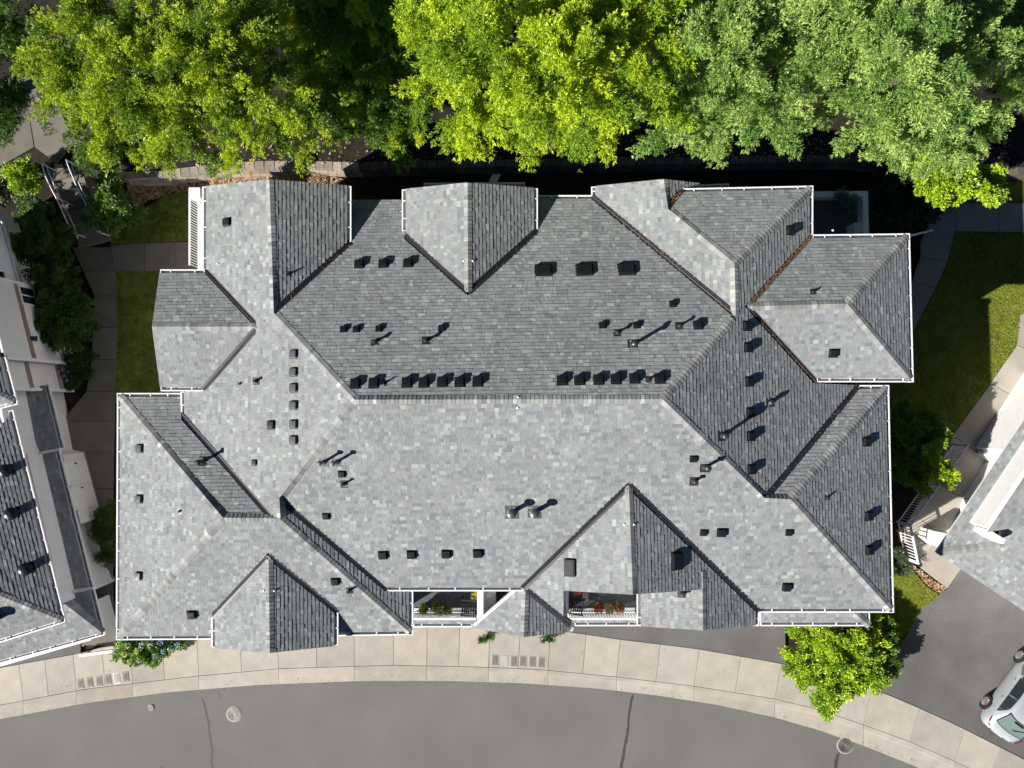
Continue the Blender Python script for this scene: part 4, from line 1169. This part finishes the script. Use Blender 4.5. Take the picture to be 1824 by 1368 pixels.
# balcony furniture and pots
def chair(p, ang, label, m=M_BLACKP):
    t = thing('lounge_chair', label, 'chair', p, 'chairs on the balconies')
    X = Vector((math.cos(ang), math.sin(ang), 0)); Y = Vector((-math.sin(ang), math.cos(ang), 0)); U = Vector((0, 0, 1))
    w, dp = .62, .62
    sb = bpy.data.objects.new('seat', None); put(sb, p, t)
    for i in range(7):
        mb = MB(); mb.box(p + Y * (-dp / 2 + dp * (i + .5) / 7) + U * .40, w - .1, .07, .022, X, Y, U); mb.build('slat', m, sb, loc=p)
    bb = bpy.data.objects.new('backrest', None); put(bb, p, t)
    n = (Y * .35 + U * .94).normalized()
    for i in range(6):
        mb = MB(); c = p + Y * (dp / 2) + U * .42 + n * (.08 + .085 * i); mb.box(c, w - .1, .07, .02, X, n, X.cross(n)); mb.build('slat', m, bb, loc=p)
    for s in (-1, 1):
        mb = MB(); mb.bar(p + X * (s * w / 2) + Y * -.32 + U * .62, p + X * (s * w / 2) + Y * .33 + U * .62, .07, .03); mb.build('armrest', m, t)
        for q in (-1, 1):
            mb = MB(); mb.bar(p + X * (s * w / 2) + Y * (q * .28), p + X * (s * w / 2) + Y * (q * .28) + U * .61, .04); mb.build('leg', m, t)
BZ = 2.755
chair(P(837, 1076, BZ), R(-95), 'dark slatted chair in the right corner of the left balcony')
chair(P(1025, 1073, BZ), R(80), 'black slatted chair at the left end of the right balcony')
t = thing('side_table', 'small grey square side table on the right balcony', 'table', P(1042, 1057, BZ))
mb = MB(); p = P(1041, 1056, BZ); mb.box(p + Vector((0, 0, .42)), .24, .24, .03); mb.build('top', M_LIDC, t)
for i in (-1, 1):
    for j in (-1, 1):
        mb = MB(); mb.box(p + Vector((i * .09, j * .09, .2)), .02, .02, .4); mb.build('leg', M_LIDC, t)
lt = MB(); lt.lathe(P(1028, 1053, BZ + .75), [(.02, -.15), (.13, -.12), (.17, 0), (.13, .12), (.02, .15)], 16); tag(lt.build('paper_lantern', M_REDC, None, smooth=True), 'round coral red lantern above the right balcony chair', 'lantern')

# ================================================================== CAR
def build_car():
    rear = P(1759, 1295, 0.10); rear.z = 0.10
    f2 = (P(1855, 1165, .1) - rear); f2.z = 0; f2.normalize()
    X = f2; Y = Vector((-X.y, X.x, 0)); U = Vector((0, 0, 1))           # X forward, Y left
    t = thing('parked_car', 'silver hatchback parked on the driveway at the bottom right', 'car', rear)
    def W(x, y, z): return rear + X * x + Y * y + U * z
    LEN = 4.25
    # stations along the car: x, half width, z sill, z belt, z top, half width at top
    st = [(0.00, .60, .42, .62, .74, .50), (0.10, .78, .30, .70, .90, .60), (0.45, .865, .22, .86, 1.02, .66), (0.80, .885, .20, .90, 1.22, .60), (1.15, .89, .20, .91, 1.38, .58), (1.7, .89, .20, .91, 1.45, .58), (2.3, .89, .20, .90, 1.43, .57), (2.75, .885, .20, .90, 1.28, .60), (3.2, .88, .20, .89, 0.99, .68), (3.7, .85, .22, .82, .88, .60), (4.08, .76, .28, .68, .74, .52), (4.25, .58, .36, .55, .60, .40)]
    rings = []
    for x, hw, zs, zb, zt, ht in st:
        hs = [(hw * .93, zs), (hw, zs + .18), (hw, (zs + zb) / 2 + .08), (hw * .965, zb), (ht + (hw * .965 - ht) * .10, zt - .05 if zt - zb > .1 else zt - .02), (ht * .82, zt), (0.0, zt + .015)]
        ring = [W(x, -a, b) for a, b in hs] + [W(x, a, b) for a, b in hs[-2::-1]]
        rings.append(ring)
    mb = MB(); n = len(rings[0])
    base = 0
    for r in rings: mb.v += [tuple(p) for p in r]
    for i in range(len(rings) - 1):
        for k in range(n - 1):
            x = st[i][0]
            glass = False
            mb.f.append((i * n + k, (i + 1) * n + k, (i + 1) * n + k + 1, i * n + k + 1)); mb.m.append(0); mb.c.append(None)
    for r, fl in ((0, True), (len(rings) - 1, False)):
        f = tuple(range(r * n, r * n + n)); mb.f.append(f[::-1] if fl else f); mb.m.append(0); mb.c.append(None)
    body = mb.build('body', M_CARP, t, smooth=True)
    md = body.modifiers.new('s', 'SUBSURF'); md.levels = 2; md.render_levels = 2
    # side windows: smooth panes just outside the cabin sides
    def sidept(x, s, k):
        for a, b in zip(st, st[1:]):
            if a[0] <= x <= b[0]:
                u = (x - a[0]) / (b[0] - a[0]); v = [a[i] + (b[i] - a[i]) * u for i in range(6)]
                break
        _, hw, zs, zb, zt, ht = v
        y0, z0 = hw * .965 - .015, zb + .02; y1, z1 = ht + .075, zt - .10
        return W(x, s * (y0 + (y1 - y0) * k + .012), z0 + (z1 - z0) * k)
    for s in (-1, 1):
        for x0, x1, k0, k1 in ((0.78, 1.62, .9, 1.0), (1.68, 2.72, 1.0, .9)):
            mb = MB(); m_ = 8
            lo = [sidept(x0 + (x1 - x0) * i / m_, s, 0.02) for i in range(m_ + 1)]
            hi = []
            for i in range(m_ + 1):
                u = i / m_; xx = x0 + (x1 - x0) * u; kk = 0.95
                if x0 < 1 and u < .4: kk = .95 * (u / .4) ** .6
                if x1 > 2.5 and u > .65: kk = .95 * ((1 - u) / .35) ** .8
                hi.append(sidept(xx, s, max(kk, .03)))
            for i in range(m_): mb.poly([lo[i], lo[i + 1], hi[i + 1], hi[i]][::s])
            mb.build('side_window', M_GLASS, t)
    # rear window and windscreen
    def glassquad(xa, xb, name):
        mb = MB(); ny, nx = 8, 4
        def zt(x):
            for a, b in zip(st, st[1:]):
                if a[0] <= x <= b[0]: u = (x - a[0]) / (b[0] - a[0]); return a[4] + (b[4] - a[4]) * u, a[5] + (b[5] - a[5]) * u
        G_ = []
        for i in range(nx + 1):
            x = xa + (xb - xa) * i / nx; z, h = zt(x)
            row = []
            for j in range(ny + 1):
                y = -1 + 2 * j / ny; bow = (1 - y * y) * .10
                xx = x + (-bow if xa < 2 else bow)
                zz = zt(max(.02, min(4.2, xx)))[0]
                row.append(W(xx, y * h * (1.0 if xa < 2 else .86), zz + .024 - .03 * y * y))
            G_.append(row)
        for i in range(nx):
            for j in range(ny): mb.poly([G_[i][j], G_[i + 1][j], G_[i + 1][j + 1], G_[i][j + 1]][::-1])
        mb.build(name, M_CARG, t)
        m2 = MB()
        edge = G_[0] + [r[-1] for r in G_[1:]] + G_[-1][::-1][1:] + [r[0] for r in G_[::-1][1:]]
        for a, b in zip(edge, edge[1:]): m2.bar(a, b, .03, .014)
        m2.build('window_seal', M_RUB, t)
    glassquad(.42, 1.02, 'rear_window'); glassquad(3.10, 2.50, 'windscreen')
    mb = MB(); mb.bar(W(.82, -.22, 1.295), W(.82, .22, 1.295), .05, .03); mb.build('brake_light_bar', M_RUB, t)
    mb = MB(); mb.bar(W(.47, -.05, 1.10), W(.70, -.42, 1.20), .02, .02); mb.build('wiper', M_RUB, t)
    for s in (-1, 1):
        mb = MB(); mb.tube([W(.055, s * .60, .80), W(.13, s * .71, .84), W(.30, s * .80, .87), W(.46, s * .84, .89)], [.012, .028, .030, .01], 8); mb.build('tail_light', M_RED, t, smooth=True)
        for xw in (0.86, 3.42):
            c = W(xw, s * .85, .22)
            mb = MB(); mb.lathe(c - Y * (s * .13), [(.20, 0), (.32, .015), (.325, .10), (.32, .20), (.22, .215), (.21, .19)], 28, Y * s); wh = mb.build('wheel', M_RUB, t, loc=c)
            mb = MB(); mb.lathe(c + Y * (s * .055), [(.21, 0), (.215, .018), (.19, .02)], 28, Y * s)
            for k in range(9):
                a = 2 * math.pi * k / 9; dd = X * math.cos(a) + U * math.sin(a)
                mb.bar(c + Y * (s * .085) + dd * .03, c + Y * (s * .080) + dd * .20, .05, .02, up=Y)
            mb.build('rim', M_RIM, wh, loc=c)
            mb = MB(); mb.lathe(c - Y * (s * .02), [(.37, 0), (.36, .055)], 28, Y * s); mb.build('wheel_arch', M_RUB, t)
        mb = MB(); mb.box(W(2.62, s * .97, 1.0), .16, .20, .13, X, Y, U, taper=.8); mb.build('mirror', M_CARP, t)
        for xd in (1.25, 2.2): 
            mb = MB(); mb.bar(W(xd, s * .893, .80), W(xd + .17, s * .893, .80), .035, .03); mb.build('door_handle', M_CARP, t)
    mb = MB(); mb.box(W(-.012, 0, .60), .02, .5, .12, X, Y, U); mb.build('number_plate', M_TRIM, t)
build_car()

# ================================================================== VEGETATION
def leaves_mesh(name, centres, normals, cols, L, Wd, k, spread, parent, mat_, droop=0.15, flat=0.0, kind=None, loc=None):
    """k pointed leaves fanned out from each spray centre; numpy, one mesh"""
    n = len(centres)
    C = np.repeat(centres, k, 0); N = np.repeat(normals, k, 0); Cc = np.repeat(cols, k, 0)
    m = n * k
    D = N + RS.normal(0, spread, (m, 3)); D[:, 2] -= droop
    D /= np.linalg.norm(D, axis=1, keepdims=True)
    up = np.tile(np.array([[0, 0, 1.0]]), (m, 1)) + RS.normal(0, .45, (m, 3))
    S_ = np.cross(D, up); S_ /= np.linalg.norm(S_, axis=1, keepdims=True) + 1e-9
    Ls = L * RS.uniform(.6, 1.35, (m, 1)); Ws = Wd * RS.uniform(.7, 1.3, (m, 1))
    C = C + RS.normal(0, L * .25, (m, 3))
    b = C; mid = C + D * Ls * .5; tip = C + D * Ls; tip[:, 2] -= Ls[:, 0] * .12
    V = np.stack([b, mid + S_ * Ws * .5, tip, mid - S_ * Ws * .5], 1).reshape(-1, 3)
    if loc is None: loc = origin(parent)
    V = V - np.array(loc)
    me = bpy.data.meshes.new(name)
    me.vertices.add(m * 4); me.loops.add(m * 4); me.polygons.add(m)
    me.vertices.foreach_set('co', V.astype(np.float32).ravel())
    me.loops.foreach_set('vertex_index', np.arange(m * 4, dtype=np.int32))
    me.polygons.foreach_set('loop_start', np.arange(0, m * 4, 4, dtype=np.int32))
    me.materials.append(mat_)
    me.update()
    jit = RS.uniform(.8, 1.2, (m, 1))
    col = np.concatenate([Cc * jit, np.ones((m, 1))], 1)
    at = me.color_attributes.new('col', 'FLOAT_COLOR', 'FACE' if False else 'CORNER')
    at.data.foreach_set('color', np.repeat(col, 4, 0).astype(np.float32).ravel())
    o = bpy.data.objects.new(name, me); put(o, loc, parent)
    if kind: o['kind'] = kind
    return o
def tree(name, label, cat, lobes, colA, colB, base_px, zb=BANKZ, dens=60, L=.105, Wd=.029, k=10, group=None, trunk_r=.25, bough=.46, mat_=None, spread=.6, gap=.30, droop=.2, vz=.75, tips=()):
    """lobes: (px, py, z, radius in px at that height)"""
    bx_, by_ = base_px
    foot = P(bx_, by_, zb)
    t = thing(name, label, cat, foot, group)
    cen, nor, col = [], [], []
    lo_w = []
    for (x, y, z, r) in lobes:
        c = P(x, y, z); rad = r * (H - z) / FPX; lo_w.append((c, rad))
        nb = max(6, int(4.6 * (rad / bough) ** 2))
        for _ in range(nb):
            v = RS.normal(0, 1, 3); v /= np.linalg.norm(v)
            if v[2] < -.2: v[2] = -v[2]
            rr = rad * RS.uniform(.5, 1.05)
            bc = np.array(c) + v * np.array([rr, rr, rr * vz])
            br = bough * RS.uniform(.6, 1.25)
            if RS.rand() < gap: continue
            tint = RS.choice((RS.uniform(0, .3), RS.uniform(.45, 1.0)), p=(.38, .62))
            base = np.array(colA) * (1 - tint) + np.array(colB) * tint
            ns = int(dens * (br / bough) ** 2)
            w = RS.normal(0, 1, (ns, 3)); w /= np.linalg.norm(w, axis=1, keepdims=True)
            w[:, 2] = np.abs(w[:, 2]) * .9 - .15
            pp = bc + w * np.array([br * .72, br * .72, br * .5]) * RS.uniform(.5, 1.0, (ns, 1)) + v * np.array([1, 1, .35]) * RS.uniform(-1.1, 1.1, (ns, 1)) * br * .8
            nn = w * .8 + v * .9; nn[:, 2] += .1
            nn /= np.linalg.norm(nn, axis=1, keepdims=True)
            cen.append(pp); nor.append(nn)
            col.append(base * RS.uniform(.75, 1.25, (ns, 1)))
    for (x, y, z) in tips:
        c = np.array(P(x, y, z)); ns = 42
        w = RS.normal(0, 1, (ns, 3)); w /= np.linalg.norm(w, axis=1, keepdims=True); w[:, 2] = np.abs(w[:, 2])
        dr = np.array([RS.uniform(-.3, .6), -RS.uniform(.5, 1), 0.0])
        cen.append(c + w * .13 + dr * RS.uniform(-.28, .28, (ns, 1))); nor.append(w * .6 + dr * .8); col.append(np.array((.50, .58, .03)) * RS.uniform(.75, 1.2, (ns, 1)))
    leaves_mesh('crown', np.concatenate(cen), np.concatenate(nor), np.concatenate(col), L, Wd, k, spread, t, mat_ or M_LEAF, droop=droop)
    # trunk and limbs
    mb = MB(); ctr = sum((c for c, r in lo_w), Vector()) / len(lo_w); topz = max(c.z for c, r in lo_w)
    tp = Vector((ctr.x * .5 + foot.x * .5, ctr.y * .5 + foot.y * .5, topz * .8))
    pts_ = [foot + (tp - foot) * s + Vector((random.uniform(-.1, .1), random.uniform(-.1, .1), 0)) for s in (0, .25, .5, .75, 1)]
    mb.tube(pts_, [trunk_r * 1.25, trunk_r, trunk_r * .8, trunk_r * .55, trunk_r * .25], 10)
    mb.build('trunk', M_BARK, t)
    for c, r in lo_w:
        s = min(.85, max(.2, (c.z - foot.z) / max(.1, topz - foot.z) * .6)); a = foot.lerp(tp, s); mid = a.lerp(c, .5) + Vector((0, 0, .25))
        mb = MB(); mb.tube([a, mid, c + Vector((0, 0, r * .3))], [trunk_r * .4, trunk_r * .25, trunk_r * .08], 6); mb.build('branch', M_BARK, t)
    return t
tree('broad_tree', 'big yellow-green broad tree over the top left of the building', 'tree',
     [(150, 95, 8.5, 85), (260, 150, 11, 110), (390, 110, 11, 110), (330, 215, 8.5, 85), (210, 215, 7.5, 75), (470, 190, 9, 85), (85, 105, 7, 45), (535, 235, 7, 50), (430, 60, 10, 90), (300, 50, 10, 100), (560, 130, 7.5, 45), (420, 255, 6.5, 45), (290, 272, 5.5, 35), (200, 20, 9, 80), (120, 170, 7, 45)],
     (0.10, 0.20, 0.018), (0.47, 0.60, 0.03), (340, 190), dens=85, group='trees behind the building')
tree('dark_tree', 'dark green shaded tree in the top left corner', 'tree', [(0, 130, 5, 75), (50, 195, 4.6, 50), (-60, 200, 6, 80), (20, 70, 6, 60), (-30, 20, 7, 70), (20, 215, 4.2, 40)], (0.05, 0.12, 0.014), (0.09, 0.20, 0.02), (-20, 180), dens=55, group='trees behind the building')  # shade over this corner put into darker leaf colours
tree('shaded_conifer', 'dark shaded conifer with a few lit yellow tips between the two yellow-green trees', 'tree',
     [(610, 60, 7.5, 85), (680, 130, 7, 75), (600, 180, 5.5, 75), (660, 225, 4.6, 60), (700, 40, 8, 70), (560, 30, 7, 70), (730, 205, 5, 50), (700, 270, 3.6, 30), (560, 110, 6, 60), (640, 0, 8, 70)], (0.10, 0.22, 0.025), (0.30, 0.48, 0.035), (640, 150), tips=[(505, 12, 9), (480, 38, 8.6), (514, 16, 9), (522, 44, 8.5), (535, 68, 8.3), (549, 68, 8.3), (544, 94, 8), (627, 14, 9), (634, 28, 9), (643, 12, 9.2), (656, 30, 9), (664, 58, 8.6), (668, 70, 8.4), (672, 134, 7.6), (686, 132, 7.6), (633, 185, 6.5), (631, 194, 6.4), (700, 250, 5.2), (748, 246, 5.2), (580, 236, 5.4), (690, 80, 8.2), (600, 120, 7.2)], dens=60, group='trees behind the building', gap=.3)
tree('yellow_conifer', 'brightest yellow-green conifer above the middle of the roof', 'tree',
     [(790, 60, 11, 75), (900, 110, 13, 110), (1020, 140, 13, 110), (1130, 90, 12.5, 105), (850, 190, 9, 70), (1000, 225, 8.5, 65), (765, 150, 8.5, 45), (1180, 180, 10, 60), (900, 20, 12, 100), (1060, 20, 12, 110), (825, 250, 6, 32), (1085, 228, 7.5, 40), (930, 215, 7.5, 55), (1200, 40, 11.5, 70), (760, 20, 10, 60)],
     (0.19, 0.34, 0.022), (0.56, 0.70, 0.035), (960, 130), dens=85, group='trees behind the building')
FA, FB = (0.13, 0.26, 0.05), (0.42, 0.58, 0.16)
tree('fir_tree', 'light green fir left of the widest one, above the centre-right gable', 'tree',
     [(1200, 215, 8, 65), (1290, 90, 12.5, 95), (1265, 225, 7.5, 50), (1350, 190, 10, 75), (1330, 30, 12.5, 85), (1400, 110, 12, 70), (1285, 250, 5.5, 26), (1240, 150, 10, 65), (1385, 235, 7, 38)],
     FA, FB, (1310, 130), dens=80, group='trees behind the building')
tree('fir_tree', 'widest light green fir hanging over the north-east corner of the roof', 'tree',
     [(1500, 60, 13, 95), (1600, 120, 13.5, 105), (1560, 205, 11, 80), (1650, 220, 10.5, 80), (1475, 190, 9, 45), (1700, 80, 12.5, 85), (1680, 280, 7.5, 50), (1735, 225, 9, 42), (1600, 20, 13, 110), (1590, 265, 7, 45), (1455, 120, 10, 50), (1750, 20, 11, 60)],
     FA, FB, (1600, 140), dens=80, group='trees behind the building')
tree('fir_tree', 'light green fir cut off by the top right edge of the photo', 'tree', [(1815, 50, 11, 60), (1830, 150, 9.5, 60), (1870, 100, 11, 90), (1800, 10, 10, 40)], FA, FB, (1860, 110), dens=75, group='trees behind the building')
tree('laurel_tree', 'small glossy yellow-green tree under the fir, at its lower tip', 'tree', [(1680, 322, 4.6, 40), (1730, 332, 4.6, 38), (1650, 300, 4.4, 35), (1755, 325, 4.2, 20)], (0.2, 0.32, 0.02), (0.42, 0.58, 0.035), (1690, 330), zb=1.0, dens=70, L=.14, Wd=.06, bough=.35, trunk_r=.1, mat_=M_GLOSS)
def shrub(name, label, lobes, colA, colB, px, zb=None, L=.10, Wd=.045, dens=60, bough=.28, k=5, gl=True, group=None, cat='shrub', gap=.08):
    z = zb if zb is not None else 1.0
    return tree(name, label, cat, lobes, colA, colB, px, zb=z, dens=dens, L=L, Wd=Wd, k=k, bough=bough, vz=.45 if 'laurel' in name else .75, trunk_r=.06, mat_=M_GLOSS if gl else M_LEAF, group=group, gap=gap)
shrub('laurel_bush', 'large sunlit yellow-green bush overhanging the sidewalk at the lower right corner', [(1440, 1125, 1.1, 38), (1500, 1150, 1.3, 46), (1428, 1180, 1.0, 32), (1480, 1205, 1.1, 40), (1540, 1190, 1.0, 38), (1480, 1240, .9, 24), (1475, 1258, .8, 10), (1550, 1140, 1.0, 30)], (0.16, 0.30, 0.02), (0.44, 0.60, 0.035), (1490, 1170), 0.15, L=.13, Wd=.055, dens=75, bough=.32)
shrub('laurel_hedge', 'dark glossy hedge between the yellow-green bush and the asphalt driveway', [(1572, 1120, .8, 22), (1568, 1160, .8, 24), (1582, 1185, .75, 16), (1540, 1115, .8, 26)], (0.07, 0.15, 0.025), (0.18, 0.32, 0.05), (1572, 1150), 0.15, L=.11, Wd=.05, dens=70)
shrub('rhododendron', 'round glossy rhododendron right of the garden steps', [(200, 362, 2.3, 34), (205, 385, 1.9, 30), (225, 372, 1.8, 26), (180, 385, 1.6, 24)], (0.09, 0.18, 0.03), (0.20, 0.34, 0.07), (205, 375), 1.0, L=.13, Wd=.055, dens=55)
shrub('garden_bush', 'bright yellow-green bush left of the garden steps', [(40, 313, 2.9, 26), (58, 320, 2.7, 20), (25, 300, 2.7, 14)], (0.2, 0.34, 0.02), (0.40, 0.56, 0.035), (45, 318), 1.7, L=.10)
shrub('garden_bush', 'white-flecked bush at the left edge below the yellow-green one', [(8, 335, 2.4, 22), (-15, 350, 2.4, 26)], (0.08, 0.14, 0.04), (0.16, 0.22, 0.08), (5, 338), 1.0)
shrub('juniper', 'feathery juniper between the steps and the big tree', [(175, 290, 2.5, 24), (200, 300, 2.3, 18), (160, 275, 2.4, 16)], (0.05, 0.10, 0.035), (0.11, 0.18, 0.06), (178, 292), 1.7, L=.13, Wd=.018, k=7, gl=False)
shrub('garden_bush', 'dark bush beside the lower end of the garden steps', [(80, 410, 2.2, 45), (50, 440, 2.0, 30), (110, 445, 1.9, 22), (70, 385, 2.2, 28)], (0.07, 0.14, 0.025), (0.14, 0.24, 0.035), (80, 415), 1.0, gl=False)
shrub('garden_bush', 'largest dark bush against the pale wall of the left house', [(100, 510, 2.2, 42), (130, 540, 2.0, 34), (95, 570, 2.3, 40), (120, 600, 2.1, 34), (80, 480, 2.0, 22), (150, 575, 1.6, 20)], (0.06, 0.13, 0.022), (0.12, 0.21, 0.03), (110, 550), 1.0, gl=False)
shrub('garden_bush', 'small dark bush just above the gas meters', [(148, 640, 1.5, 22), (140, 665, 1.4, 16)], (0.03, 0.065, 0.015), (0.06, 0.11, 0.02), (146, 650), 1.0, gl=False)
shrub('garden_bush', 'narrow green bush squeezed between the left house and the roof edge', [(190, 920, 1.7, 20), (196, 950, 1.6, 20), (192, 985, 1.4, 16), (180, 935, 1.5, 14)], (0.06, 0.11, 0.018), (0.12, 0.17, 0.025), (190, 945), 1.0, gl=False)
shrub('hydrangea', 'hydrangea bush in bloom at the lower left corner of the roof', [(225, 1155, 1.05, 20), (250, 1160, 1.05, 20), (280, 1152, 1.0, 20), (308, 1147, .9, 16), (240, 1145, 1.1, 18), (265, 1172, .8, 10)], (0.08, 0.20, 0.02), (0.22, 0.40, 0.035), (262, 1155), .12, L=.11, Wd=.06, dens=60)
shrub('garden_tree', 'dark tree right of the roof with one sunlit branch tip', [(1634, 770, 2.3, 44), (1610, 820, 2.0, 36), (1632, 845, 2.0, 28), (1600, 750, 1.9, 32), (1652, 795, 2.1, 20)], (0.09, 0.18, 0.018), (0.22, 0.34, 0.025), (1630, 800), 1.0, gl=False, cat='tree', L=.13, Wd=.05, bough=.34)
shrub('garden_bush', 'sunlit branch tip of the dark tree at the guard railing, in brighter leaf colours', [(1665, 815, 3.1, 13), (1670, 838, 3.1, 15), (1680, 850, 2.9, 9), (1662, 798, 3.0, 8)], (0.25, 0.38, 0.02), (0.5, 0.62, 0.03), (1660, 820), 1.0)  # sunlight on the tree's tip put into brighter leaf colours
shrub('garden_bush', 'grey-green spiky bush under the lower end of the guard railing', [(1604, 990, 1.3, 10), (1602, 1010, 1.2, 9)], (0.06, 0.09, 0.05), (0.12, 0.16, 0.09), (1603, 1000), .9, L=.12, Wd=.02)
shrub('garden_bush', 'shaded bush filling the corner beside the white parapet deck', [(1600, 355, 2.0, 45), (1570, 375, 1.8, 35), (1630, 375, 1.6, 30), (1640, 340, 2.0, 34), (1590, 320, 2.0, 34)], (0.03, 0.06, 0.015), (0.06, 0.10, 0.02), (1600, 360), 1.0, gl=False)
for q, lb in (((866, 1136), 'left green fern tuft below the entry gable'), ((975, 1135), 'right small fern tuft below the entry gable')):
    shrub('fern', lb, [(q[0] - 6, q[1], .4, 5), (q[0] + 6, q[1] + 1, .35, 5)], (0.05, 0.11, 0.02), (0.10, 0.18, 0.03), q, .12, L=.13, Wd=.03, bough=.08, dens=7, cat='fern')
shrub('potted_shrub', 'blue-grey potted shrub on the shaded deck behind white parapet', [(1508, 358, 3.3, 13), (1514, 368, 3.2, 9)], (0.10, 0.16, 0.14), (0.18, 0.26, 0.22), (1510, 360), 2.6, L=.12, Wd=.02, bough=.2, dens=40)
def bloom(spots, cols, r, label, name='flower_heads', px=None, group=None):
    t = thing(name, label, 'flowers', P(*spots[0]), group)
    for s in spots:
        c = P(*s); n = 26
        w = RS.normal(0, 1, (n, 3)); w /= np.linalg.norm(w, axis=1, keepdims=True); w[:, 2] = np.abs(w[:, 2])
        base = np.array(cols[RS.randint(len(cols))])
        leaves_mesh('flower', np.array(c) + w * r, w, base * RS.uniform(.85, 1.15, (n, 1)), r * .55, r * .5, 2, .5, t, M_FLOWER, loc=c)
bloom([(x_, y_, z_ + .28) for x_, y_, z_ in [(212, 1150, 1.35), (222, 1165, 1.25), (232, 1178, 1.1), (243, 1160, 1.35), (216, 1175, 1.1), (248, 1175, 1.1), (228, 1150, 1.4), (205, 1160, 1.1), (252, 1150, 1.3), (240, 1182, .9)]], [(0.62, 0.62, 0.25), (0.66, 0.64, 0.38), (0.5, 0.58, 0.6)], .095, 'pale yellow hydrangea heads on the left of the bush')
bloom([(x_, y_, z_ + .28) for x_, y_, z_ in [(268, 1150, 1.3), (276, 1168, 1.1), (292, 1160, 1.1), (305, 1155, 1.0), (316, 1148, .95), (285, 1145, 1.2)]], [(0.32, 0.45, 0.72), (0.48, 0.58, 0.72), (0.16, 0.28, 0.62)], .09, 'blue hydrangea heads on the right of the bush')
def pot(px, label, cols, leafA, leafB, r=.20, fl=10, z=BZ):
    p = P(px[0], px[1], z); t = thing('potted_plant', label, 'potted plant', p, 'potted plants on the balconies')
    mb = MB(); mb.lathe(p, [(.09, 0), (.12, .02), (.15, .26), (.16, .28), (.13, .28)], 14); mb.build('pot', M_TERRA, t)
    n = 90; w = RS.normal(0, 1, (n, 3)); w /= np.linalg.norm(w, axis=1, keepdims=True); w[:, 2] = np.abs(w[:, 2])
    c = np.array(p) + np.array([0, 0, .36])
    tt = RS.rand(n, 1)
    leaves_mesh('foliage', c + w * r * .7 * RS.uniform(.5, 1, (n, 1)), w, np.array(leafA) * (1 - tt) + np.array(leafB) * tt, .13, .045, 4, .6, t, M_LEAF)
    for i in range(fl):
        a = RS.uniform(0, 6.28); rr = r * RS.uniform(.2, 1.1); q = Vector((c[0] + math.cos(a) * rr, c[1] + math.sin(a) * rr, c[2] + r * RS.uniform(.3, .9)))
        w2 = RS.normal(0, 1, (9, 3)); w2 /= np.linalg.norm(w2, axis=1, keepdims=True); w2[:, 2] = np.abs(w2[:, 2])
        cc = np.array(cols[RS.randint(len(cols))])
        leaves_mesh('flower', np.array(q) + w2 * .03, w2, np.tile(cc, (9, 1)), .05, .04, 2, .5, t, M_FLOWER, loc=q)
GR = ((0.06, 0.12, 0.02), (0.13, 0.20, 0.03)); DRY = ((0.25, 0.24, 0.09), (0.42, 0.38, 0.18))
pot((757, 1080), 'bright green potted plant at the left of the left balcony', [(1, 1, 1)], *GR, r=.17, fl=0)
pot((779, 1077), 'taller green potted plant in the middle of the left balcony', [(.6, .6, .2)], *GR, r=.19, fl=2)
pot((787, 1084), 'yellowish dry potted grass on the left balcony rail', [(.5, .45, .2)], *DRY, r=.17, fl=0)
pot((797, 1082), 'potted plant with a pale pink bloom on the left balcony', [(.8, .45, .4), (.8, .7, .6)], *GR, r=.17, fl=4)
pot((848, 1056), 'yellow leaved potted plant behind the dark chair', [(.6, .5, .1)], (0.3, 0.28, .04), (0.5, .46, .06), r=.14, fl=3)
pot((1064, 1077), 'potted plant with red, orange and magenta flowers on the right balcony', [(.65, .03, .05), (.8, .22, .06), (.7, .12, .5)], *GR, r=.19, fl=14)
pot((1084, 1081), 'dry straw-coloured potted plant between the two flowering pots', [(.5, .3, .1)], *DRY, r=.15, fl=0)
pot((1101, 1076), 'potted plant with coral and pink flowers at the right of the right balcony', [(.8, .2, .16), (.8, .1, .2), (.75, .2, .5)], *GR, r=.20, fl=16)
pot((133, 689), 'red geranium pot by the left house corner', [(.5, .04, .02)], *GR, r=.16, fl=6, z=1.0)

print('tabs', ntabs, 'objects', len(sc.objects), 'tris', sum(len(o.data.loop_triangles) if False else sum(len(p.vertices) - 2 for p in o.data.polygons) for o in sc.objects if o.type == 'MESH' and len(o.data.polygons) < 200000))
